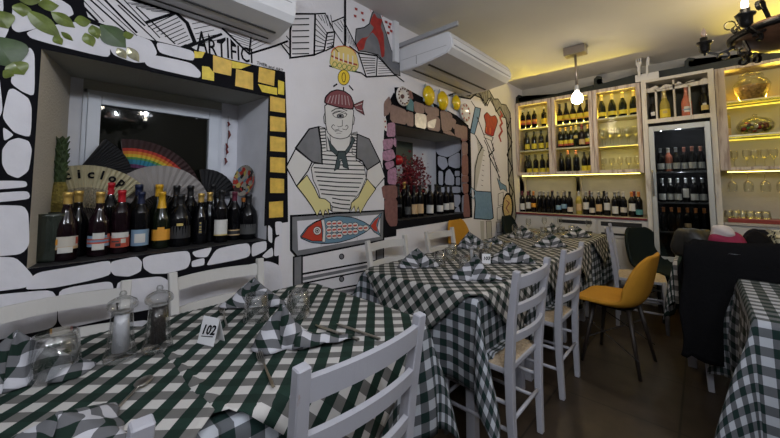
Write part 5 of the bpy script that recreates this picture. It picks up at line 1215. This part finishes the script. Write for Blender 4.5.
# ------------------------------------------------------------------ napkins
def napkin(x, y, ang, h, w, d, label, grp, z=ZO+.003, tail=.0, seed=0):
    """folded napkin standing as a draped peak: ridge runs backwards from the apex"""
    rnd = random.Random(seed*7+3); bm = bmesh.new(); uvl = bm.loops.layers.uv.new('UVMap'); na, nr = 36, 12; V = []; UV = {}
    k1, k2 = rnd.uniform(0, 6), rnd.uniform(0, 6)
    for i in range(na+1):
        th = -pi+2*pi*i/na; row = []
        # base outline: triangle-like with wavy hem
        rad = .92+.22*cos(3*th+k1*.2)+.07*sin(7*th+k2)
        bx, by = w*.62*sin(th)*rad, d*.55*cos(th)*rad
        for j in range(nr+1):
            t = j/nr
            s = t**1.05; crease = 1+.16*sin(pi*min(1, t*1.1))*cos(4*th+k2)
            px_, py_ = bx*s*crease+.012*sin(3*t+k1), by*s*crease-.02*(1-t)
            zz = h*(1-t)**(1.0+.12*cos(th+k1))*(1+.10*sin(2*th+k1)*t)+.003
            vt = bm.verts.new((px_, py_, max(.002, zz))); row.append(vt); ln = t*(math.hypot(bx, by)+h*.8); UV[vt] = (ln*sin(th*.42)+.4, ln*cos(th*.42)+.3)
        V.append(row)
    for i in range(na):
        for j in range(nr):
            f = bm.faces.new((V[i][j], V[i+1][j], V[i+1][j+1], V[i][j+1]))
            for lp in f.loops: lp[uvl].uv = UV[lp.vert]
    if tail:
        A = [[bm.verts.new((w*.25+tail*i/8*1.0, -.03+(j/4-.5)*(.11*(1-i/8*.75))+.02*i/8, .012+.035*(1-i/8)*(1-(2*j/4-1)**2)+.004*sin(i*1.9))) for j in range(5)] for i in range(9)]
        for i in range(8):
            for j in range(4):
                f = bm.faces.new((A[i][j], A[i+1][j], A[i+1][j+1], A[i][j+1]))
                for lp in f.loops: lp[uvl].uv = (lp.vert.co.x*1.1, lp.vert.co.y*1.3)
    o = obj('napkin', bm, GINGN, None, True, (x, y, z)); o.rotation_euler = (0, 0, ang); md = o.modifiers.new('s', 'SOLIDIFY'); md.thickness = .002; md.offset = 1
    tag(o, label, 'napkin', grp); return o
GN = 'folded gingham napkins'
FWA = YAW
napkin(.86, .635, FWA+.1, .135, .17, .17, 'tall gingham napkin with a tail, just behind the foreground chair rail', GN, tail=.19, seed=1)
napkin(.40, .745, FWA, .12, .24, .15, 'folded gingham napkin by the wall behind the number card and the first glass', GN, seed=2)
napkin(.50, .015, FWA+.3, .135, .24, .20, 'crumpled gingham napkin at the left photo edge behind the big glass', GN, seed=3)
napkin(.94, .075, FWA+.2, .075, .22, .20, 'gingham napkin at the bottom left corner next to the spoon', GN, seed=4)
napkin(.50, 1.84, FWA+.1, 0.121, 0.256, 0.149, 'folded napkin at the wall-side corner of the far row, nearest the camera', GN, seed=5)
napkin(.93, 1.83, FWA-.3, 0.142, 0.195, 0.196, 'folded napkin in front of the small mills on the second table', GN, tail=.14, seed=6)
napkin(.40, 2.70, FWA, 0.142, 0.244, 0.149, 'folded napkin by the wall in front of the yellow chair back', GN, seed=7)
napkin(.90, 2.40, FWA-.1, 0.142, 0.268, 0.184, 'folded napkin on the second far table facing the second aisle chair', GN, tail=.12, seed=8)
napkin(.50, 3.62, FWA, 0.128, 0.268, 0.161, 'folded napkin in front of the dark green chair back by the wall', GN, seed=9)
napkin(.90, 3.25, FWA, 0.121, 0.268, 0.184, 'folded napkin on the third far table near the aisle', GN, seed=10)
napkin(.92, 4.05, FWA, 0.114, 0.268, 0.161, 'folded napkin at the far end of the row near the aisle', GN, seed=11)
napkin(.60, 4.25, FWA, 0.114, 0.195, 0.138, 'small folded napkin at the far end of the row by the counter', GN, seed=12)
napkin(.48, 3.05, FWA, 0.071, 0.146, 0.115, 'small blue-grey napkin between the wall chairs on the far row', GN, seed=13)

# ------------------------------------------------------------------ things on the tables
zt = ZO+.003
GG = 'tumblers upside down on the tables'
for (x, y, s, lb) in ((.555, .075, 1.35, 'large clear tumbler upside down at the left beside the crumpled napkin'), (.585, .66, 1.15, 'clear tumbler upside down in the middle of the table with the number card'), (.675, .80, 1.15, 'clear tumbler upside down just behind the tall napkin'),
   (.60, 1.95, .95, 'clear tumbler upside down right of the first napkin on the far row'), (.55, 2.15, .95, 'clear tumbler upside down between the wall chair and the small mills'), (.45, 2.35, .95, 'clear tumbler upside down by the wall under the niche'), (.78, 1.98, .95, 'clear tumbler upside down just left of the small mills'),
   (.62, 2.62, .95, 'clear tumbler upside down beyond the small mills'), (.74, 2.72, .95, 'clear tumbler beside the second aisle napkin'), (.70, 3.50, .95, 'clear tumbler in the middle of the third far table'), (.62, 3.95, .95, 'clear tumbler by the napkin before the green chair'), (.75, 4.15, .95, 'clear tumbler at the centre of the last table'), (.80, 4.38, .95, 'clear tumbler nearest the counter')):
    tumbler((x, y, zt), lb, GG, False, s)
for k, (x, y) in enumerate(((.50, 4.35), (.66, 4.40), (.98, 4.36), (.42, 4.05), (.55, 3.35), (.66, 3.15))):
    wine_glass((x, y, zt), 'clear wine glass standing on the far tables, %s counted from the counter end' % ordn[k], 'wine glasses on the far tables', .8)
def mill(x, y, h, fill, label, grp=None):
    t = thing('grinder_mill', label, 'mill', (x, y, zt), 0, grp); s = h/.2; g = 1.28
    bm = bmesh.new(); lathe(bm, [(r_*s*g, z*s) for r_, z in [(0, 0), (.031, 0), (.033, .006), (.031, .02), (.027, .035), (.0235, .08), (.0205, .135), (.0, .136)]], 24); obj('glass_body', bm, CLEAR, t, True)
    bm = bmesh.new(); lathe(bm, [(r_*s*g, z*s) for r_, z in [(0, .024), (.0165, .024), (.0145, .10), (.0135, .1345), (0, .1345)]], 18); obj('filling', bm, fill, t, True)
    bm = bmesh.new(); lathe(bm, [(r_*s*g, z*s) for r_, z in [(0, .137), (.021, .137), (.022, .140), (.021, .142), (.029, .147), (.031, .155), (.027, .167), (.016, .176), (.006, .180), (.008, .187), (.005, .195), (0, .196)]], 24); obj('glass_head', bm, CLEAR, t, True)
    bm = bmesh.new(); lathe(bm, [(r_*s*g, z*s) for r_, z in [(.0140, .1360), (.017, .1360), (.017, .1368), (0, .1368)]], 18); obj('metal_collar', bm, STEEL, t, True)
    return t
SALT = mat('white_salt', (.62, .62, .66), .8, bump=.8, bscale=300); PEP = mat('black_pepper', (.015, .010, .009), .8, bump=1, bscale=250, var=.7, vscale=220)
mill(.578, .222, .215, SALT, 'clear glass grinder mill filled with white salt', 'grinder mills on the near table'); mill(.592, .318, .215, PEP, 'clear glass grinder mill filled with black pepper', 'grinder mills on the near table')
mill(.69, 2.23, .125, SALT, 'small white salt mill on the far row behind the folded napkin', 'small mills on the far row'); mill(.735, 2.285, .125, PEP, 'small black pepper mill on the far row behind the folded napkin', 'small mills on the far row')
def card(x, y, rz, label, txt, s=1.0):
    t = thing('table_card', label, 'table number card', (x, y, zt), rz); PW_ = mat('white_card', (.68, .68, .70), .5)
    bm = bmesh.new(); w = .045*s/1; h = .085*s; d_ = .024*s
    prism(bm, [(-d_, 0), (0, h), (d_, 0), (d_-.0015, 0), (0, h-.004), (-d_+.0015, 0)], lambda a, b: Vector((-w*.85, a, b)), (w*1.7, 0, 0)); obj('card', bm, PW_, t)
    q = text_mesh('number', txt, .042*s, BLACKP, t, shear=.25, bold=.0012); nrm = Vector((0, -h, d_)).normalized(); orient(q, Vector((0, -d_*.5, h*.52))+nrm*.0012, (1, .0, .0), Vector((0, d_, h)))
    q.matrix_basis = q.matrix_basis @ Matrix.Rotation(R(4), 4, 'Z')
    if s == 1: bm = bmesh.new(); bar(bm, (-.026, -d_*.7-.001, h*.27), (.027, -d_*.66-.001, h*.33), .002, .002); obj('underline', bm, BLACKP, t)
    return t
card(.665, .46, FWA-.38, 'small folded white card with the handwritten number 102', '102')
card(.80, 2.24, FWA-.3, 'small white table card beside the little mills on the far row', '103', .75)
def fork(x, y, rz, label):
    t = obj_f = bmesh.new(); pts = [(0, -.10, .004), (0, -.03, .006), (0, .03, .010), (0, .055, .008)]
    sweepbar(obj_f, pts, [.008, .006, .005, .012], [.0025]*4); sweepbar(obj_f, [(0, .052, .008), (0, .07, .005)], [.018, .022], [.002, .002])
    for k in range(4): sweepbar(obj_f, [(-.0085+k*.0057, .068, .005), (-.0085+k*.0057, .09, .006), (-.0075+k*.005, .108, .013)], [.003, .0028, .002], [.002]*3)
    o = obj('fork', obj_f, STEEL, None, False, (x, y, zt)); o.rotation_euler = (0, 0, rz); tag(o, label, 'fork', 'cutlery on the near tables'); return o
def knife(x, y, rz, label, m=STEEL):
    bm = bmesh.new(); sweepbar(bm, [(0, -.11, .004), (0, -.02, .004), (0, -.015, .004), (0, .08, .004), (0, .11, .004)], [.012, .009, .014, .017, .004], [.006, .006, .0015, .0015, .001]); o = obj('knife', bm, m, None, False, (x, y, zt)); o.rotation_euler = (0, 0, rz); tag(o, label, 'knife', 'cutlery on the near tables'); return o
fork(.985, .50, FWA+.55, 'steel fork between the number card and the foreground chair post')
knife(.93, .80, FWA+.95, 'dark steel knife lying between the tall napkin and the chair rail')
knife(.98, .86, FWA+.9, 'second steel knife handle at the far corner of the near table')
fork(.48, .575, FWA+.55, 'dark fork handle lying left of the first tumbler behind the number card')
bm = bmesh.new(); sweepbar(bm, [(0, -.1, .004), (0, .02, .006), (0, .05, .008)], [.009, .006, .008], [.003]*3); ball(bm, (0, .078, .009), .02, 12, (1, 1.5, .25))
o = obj('spoon', bm, STEEL, None, True, (.86, .19, zt)); o.rotation_euler = (0, 0, FWA+.12); tag(o, 'steel spoon lying in front of the white salt mill', 'spoon', 'cutlery on the near tables')

# ------------------------------------------------------------------ coats and bags on the right
COAT = mat('black_coat_wool', (.006, .006, .007), .95, spec=.1, bump=.4, bscale=60)
def coat_chair(x, y, label):
    return ladder_chair(CHAIRP, label, (x, y), 0, 'chairs under the coats')
coat_chair(2.10, 3.20, 'white ladder-back chair hidden under the large black coat, left of two')
coat_chair(2.62, 3.20, 'white ladder-back chair hidden under the large black coat at the right edge')
bm = bmesh.new(); nx_, nz_ = 40, 26; V = []
for i in range(nx_+1):
    u = i/nx_; x = 1.84+u*1.06; row = []
    for j in range(nz_*2+1):
        v = j/nz_-1      # -1 front hem, 0 ridge, 1 back hem
        s = abs(v); side = -1 if v < 0 else 1
        topz = .955-.012*sin(u*9)-.03*(u < .03)
        L = .70 if side < 0 else .35
        fold = .022*sin(u*38+1.2*sin(u*7))*smooth01(s*2)+.03*s
        yy = 2.965+side*(.028*smooth01(s*8)+fold*side*.6+(.06*s if side < 0 else .02*s)); zz = topz-L*s*(1+.04*sin(u*11))
        row.append(bm.verts.new((x-.05*s*(u < .5)*(1-u*2)+.02*sin(s*9+u*3)*s, yy, zz)))
    V.append(row)
for i in range(nx_):
    for j in range(nz_*2): bm.faces.new((V[i][j], V[i+1][j], V[i+1][j+1], V[i][j+1]))
o = obj('coat', bm, COAT, None, True); md = o.modifiers.new('s', 'SOLIDIFY'); md.thickness = .012; md.offset = 1; tag(o, 'large black coat draped over the chair backs in front of the right-hand table', 'coat')
def lump(name, c, sc, m, label, cat, seed=0, n=24, p=.12, parent=None):
    bm = bmesh.new(); ball(bm, (0, 0, 0), 1, n); rnd = random.Random(seed); k = [rnd.uniform(2, 5) for _ in range(6)]
    for v in bm.verts:
        q = v.co.copy(); f = 1+p*(sin(q.x*k[0]+k[3])*sin(q.y*k[1]+k[4])+.6*sin(q.z*k[2]*1.7+q.x*3)); v.co = Vector((q.x*sc[0]*f, q.y*sc[1]*f, max(-.75, q.z)*sc[2]*f))
    o = obj(name, bm, m, parent, True, c)
    if label: tag(o, label, cat)
    return o
zz0 = ZO
q = onz(694, 232, .85); lump('handbag', (1.90, 3.50, zz0+.10), (.15, .10, .125), mat('black_bag_leather', (.012, .012, .012), .5), 'slumped black bag on the table behind the coat', 'bag', 2)
t = thing('folded_scarf', 'dark red bundle with a white top lying behind the coat', 'bundle', (2.06, 3.44, zz0)); t.scale = (.82, .9, 1.25)
lump('red_cloth', (0, 0, .09), (.14, .09, .085), mat('wine_red_cloth', (.22, .012, .05), .8), None, None, 3, parent=t); lump('white_cap', (-.02, 0, .165), (.085, .06, .045), mat('white_cloth', (.55, .5, .5), .8), None, None, 4, parent=t)
lump('black_scarf', (2.22, 3.52, zz0+.10), (.08, .10, .125), COAT, 'black woollen bundle right of the red one', 'bundle', 6)
t = thing('flower_pot', 'small pot with pale flowers behind the black coat', 'plant', (2.33, 3.70, zz0)); t.scale = (1.2, 1.2, 1.7); bm = bmesh.new(); lathe(bm, [(0, 0), (.03, 0), (.04, .06), (.035, .06), (0, .05)], 14); obj('pot', bm, CERW, t, True)
bm = bmesh.new(); rnd = random.Random(9)
for k in range(26):
    c = Vector((rnd.gauss(0, .035), rnd.gauss(0, .03), .10+rnd.gauss(0, .02))); n_ = Vector((rnd.gauss(0, 1), rnd.gauss(0, 1), 1)).normalized(); s1, s2 = frame_axes(n_)
    bm.faces.new([bm.verts.new(c+(s1*cos(j*pi/5)+s2*sin(j*pi/5))*(.022 if j % 2 else .010)) for j in range(10)])
obj('blossoms', bm, mat('pale_petals', (.5, .48, .36), .6), t)['kind'] = 'stuff'

# ------------------------------------------------------------------ lamps
pc = onz(578, 50, ZC); px_, py_ = 1.03, 3.87
t = thing('pendant_lamp', 'single bare bulb hanging on a metal rod from a square ceiling box', 'pendant lamp', (px_, py_, ZC))
CHR = mat('brushed_metal', (.38, .33, .29), .35, .8)
obj('ceiling_box', B(-.10, .10, -.065, .065, -.085, -.001, bev=.004), CHR, t)
bm = bmesh.new(); tube(bm, [(0, 0, -.08), (0, 0, -.44)], .012, 10); obj('rod', bm, CHR, t, True)
bm = bmesh.new(); lathe(bm, [(0, -.41), (.02, -.41), (.022, -.45), (.026, -.47), (0, -.47)], 14); obj('socket', bm, WHITEPL, t, True)
bm = bmesh.new(); lathe(bm, [(0, -.47), (.018, -.475), (.048, -.515), (.056, -.55), (.044, -.59), (0, -.61)], 18); obj('bulb', bm, BULB, t, True)
point('pendant_light', (px_, py_, ZC-.65), LP_PEND, (1, .80, .50), .05)

def chandelier(loc, rot, label, lit, power, colr):
    t = thing('chandelier', label, 'chandelier', loc, rot)
    bm = bmesh.new(); lathe(bm, [(0, -.10), (.05, -.10), (.15, -.085), (.25, -.035), (.29, .01), (.25, .04), (.10, .075), (.04, .12), (0, .12)], 32); obj('wooden_body', bm, BROWNW, t, True)
    bm = bmesh.new(); lathe(bm, [(0, -.16), (.015, -.155), (.03, -.125), (.045, -.10), (0, -.10)], 14); obj('finial', bm, IRON, t, True); bm = bmesh.new(); lathe(bm, [(0, .12), (.035, .12), (.02, .16), (.03, .2), (.012, .24), (0, .24)], 14); obj('finial', bm, IRON, t, True)
    bm = bmesh.new(); top = ZC-loc[2]
    k = 0; z = .24
    while z < top-.06:
        c = Vector((0, 0, z+.02)); ax = Vector((1, 0, 0)) if k % 2 else Vector((0, 1, 0)); tube(bm, [c+ax*.011*cos(a)+Vector((0, 0, .022*sin(a))) for a in [i*pi/5 for i in range(11)]], .003, 5, cap=False); z += .034; k += 1
    obj('chain', bm, IRON, t); bm = bmesh.new(); lathe(bm, [(0, top-.06), (.02, top-.055), (.06, top-.01), (.06, top-.001), (0, top-.001)], 18); obj('ceiling_rose', bm, IRON, t, True)
    bm = bmesh.new(); lathe(bm, [(.275, -.018), (.29, -.014), (.294, .012), (.278, .016)], 32); obj('iron_band', bm, IRON, t, True)
    for i in range(6):
        a = 2*pi*(i+.5)/6; d = Vector((cos(a), sin(a), 0)); e = Vector((0, 0, 1)); bm = bmesh.new()
        sweepbar(bm, [d*(.25+.05*sin(j*.5))+e*(.0+.028*j*.5) for j in range(7)]+[d*(.245+.04*cos(th))+e*(.11+.04*sin(th)) for th in [.6+k2*.6 for k2 in range(8)]], .005, .024, (-sin(a), cos(a), 0))
        sweepbar(bm, [d*(.25-.01*j)+e*(-.02-.028*j) for j in range(3)]+[d*(.255+.032*cos(th)*(1-k2/14))+e*(-.10+.032*sin(th)*(1-k2/14)) for k2, th in enumerate([3.2+k3*.6 for k3 in range(9)])], .008, .02, (-sin(a), cos(a), 0))
        obj('iron_leaf', bm, IRON, t)
    N = 6
    for i in range(N):
        a = 2*pi*i/N; d = Vector((cos(a), sin(a), 0)); e = Vector((0, 0, 1)); arm = bpy.data.objects.new('arm', None); COL.objects.link(arm); arm.parent = t
        bm = bmesh.new()
        sweepbar(bm, [d*r_+e*z for r_, z in ((.22, .0), (.27, -.035), (.33, -.055), (.38, -.03), (.40, .0), (.40, .02))], .014, .022, (0, 0, 1) if 0 else (-sin(a), cos(a), 0))
        # lower scroll
        sweepbar(bm, [d*(.305+.035*cos(th)*(1-th/9))+e*(-.075+.035*sin(th)*(1-th/9)) for th in [j*.5 for j in range(12)]], .012, .018, (-sin(a), cos(a), 0))
        # upper curling leaf ribbon
        sweepbar(bm, [d*(.20+.06*(j/10))+e*(.03+.11*(j/10)**.8) for j in range(8)]+[d*(.27+.028*cos(th))+e*(.125+.028*sin(th)) for th in [2.6-j*.6 for j in range(8)]], .004, .022, (-sin(a), cos(a), 0))
        obj('scroll', bm, IRON, arm)
        c = d*.40
        bm = bmesh.new(); lathe(bm, [(0, -.045), (.008, -.04), (.006, -.03), (.018, -.022), (.03, -.01), (.031, .035), (.044, .042), (.046, .052), (.03, .055), (.022, .06), (.022, .085), (0, .085)], 16, c=c); obj('cup', bm, IRON, arm, True)
        bm = bmesh.new(); lathe(bm, [(0, .085), (.011, .087), (.016, .105), (.014, .125), (.006, .15), (0, .16)], 14, c=c)
        on = i in lit; obj('candle_bulb', bm, BULB if on else mat('unlit_bulb_glass', (.55, .42, .36), .08, trans=.6), arm, True)
        if on:
            L = bpy.data.objects.new('bulb_light', bpy.data.lights.new('bulb_light', 'POINT')); L.data.energy = power; L.data.color = colr; L.data.shadow_soft_size = .02; COL.objects.link(L)
            L.location = Vector(loc)+Matrix.Rotation(rot, 3, 'Z') @ (c+e*.185)
    return t
chc = CAM+ray(794, 30)*2.05
chandelier(tuple(chc), R(176), 'black iron chandelier with dark wooden body and candle bulbs at the upper right', (1, 2, 3, 4, 5), LP_CH1, (1, .86, .64))
chandelier((2.6, .66, 2.13), .3, 'second black iron chandelier above the camera, reflected in the window', (0, 1, 2, 3, 4), LP_CH2, (.86, .91, 1))
chandelier((2.5, -1.35, 2.2), .6, 'added unseen iron chandelier behind the camera, giving extra fill light', (0, 1, 2, 3, 4), LP_FILL, (.86, .91, 1))  # lamp added out of view as cool fill for the niche reveal

# ------------------------------------------------------------------ world, view
w = bpy.data.worlds.new('night'); scene.world = w; w.use_nodes = True; w.node_tree.nodes['Background'].inputs[0].default_value = (.05, .055, .045, 1); w.node_tree.nodes['Background'].inputs[1].default_value = .12
vs = scene.view_settings; scene.display_settings.display_device = 'sRGB'; vs.view_transform = 'Standard'; vs.look = 'None'; vs.gamma = 1; vs.use_curve_mapping = False; vs.exposure = EXPO
scene.cycles.max_bounces = 8; scene.cycles.transparent_max_bounces = 24; scene.cycles.sample_clamp_indirect = 4; scene.cycles.caustics_refractive = False; scene.cycles.caustics_reflective = False
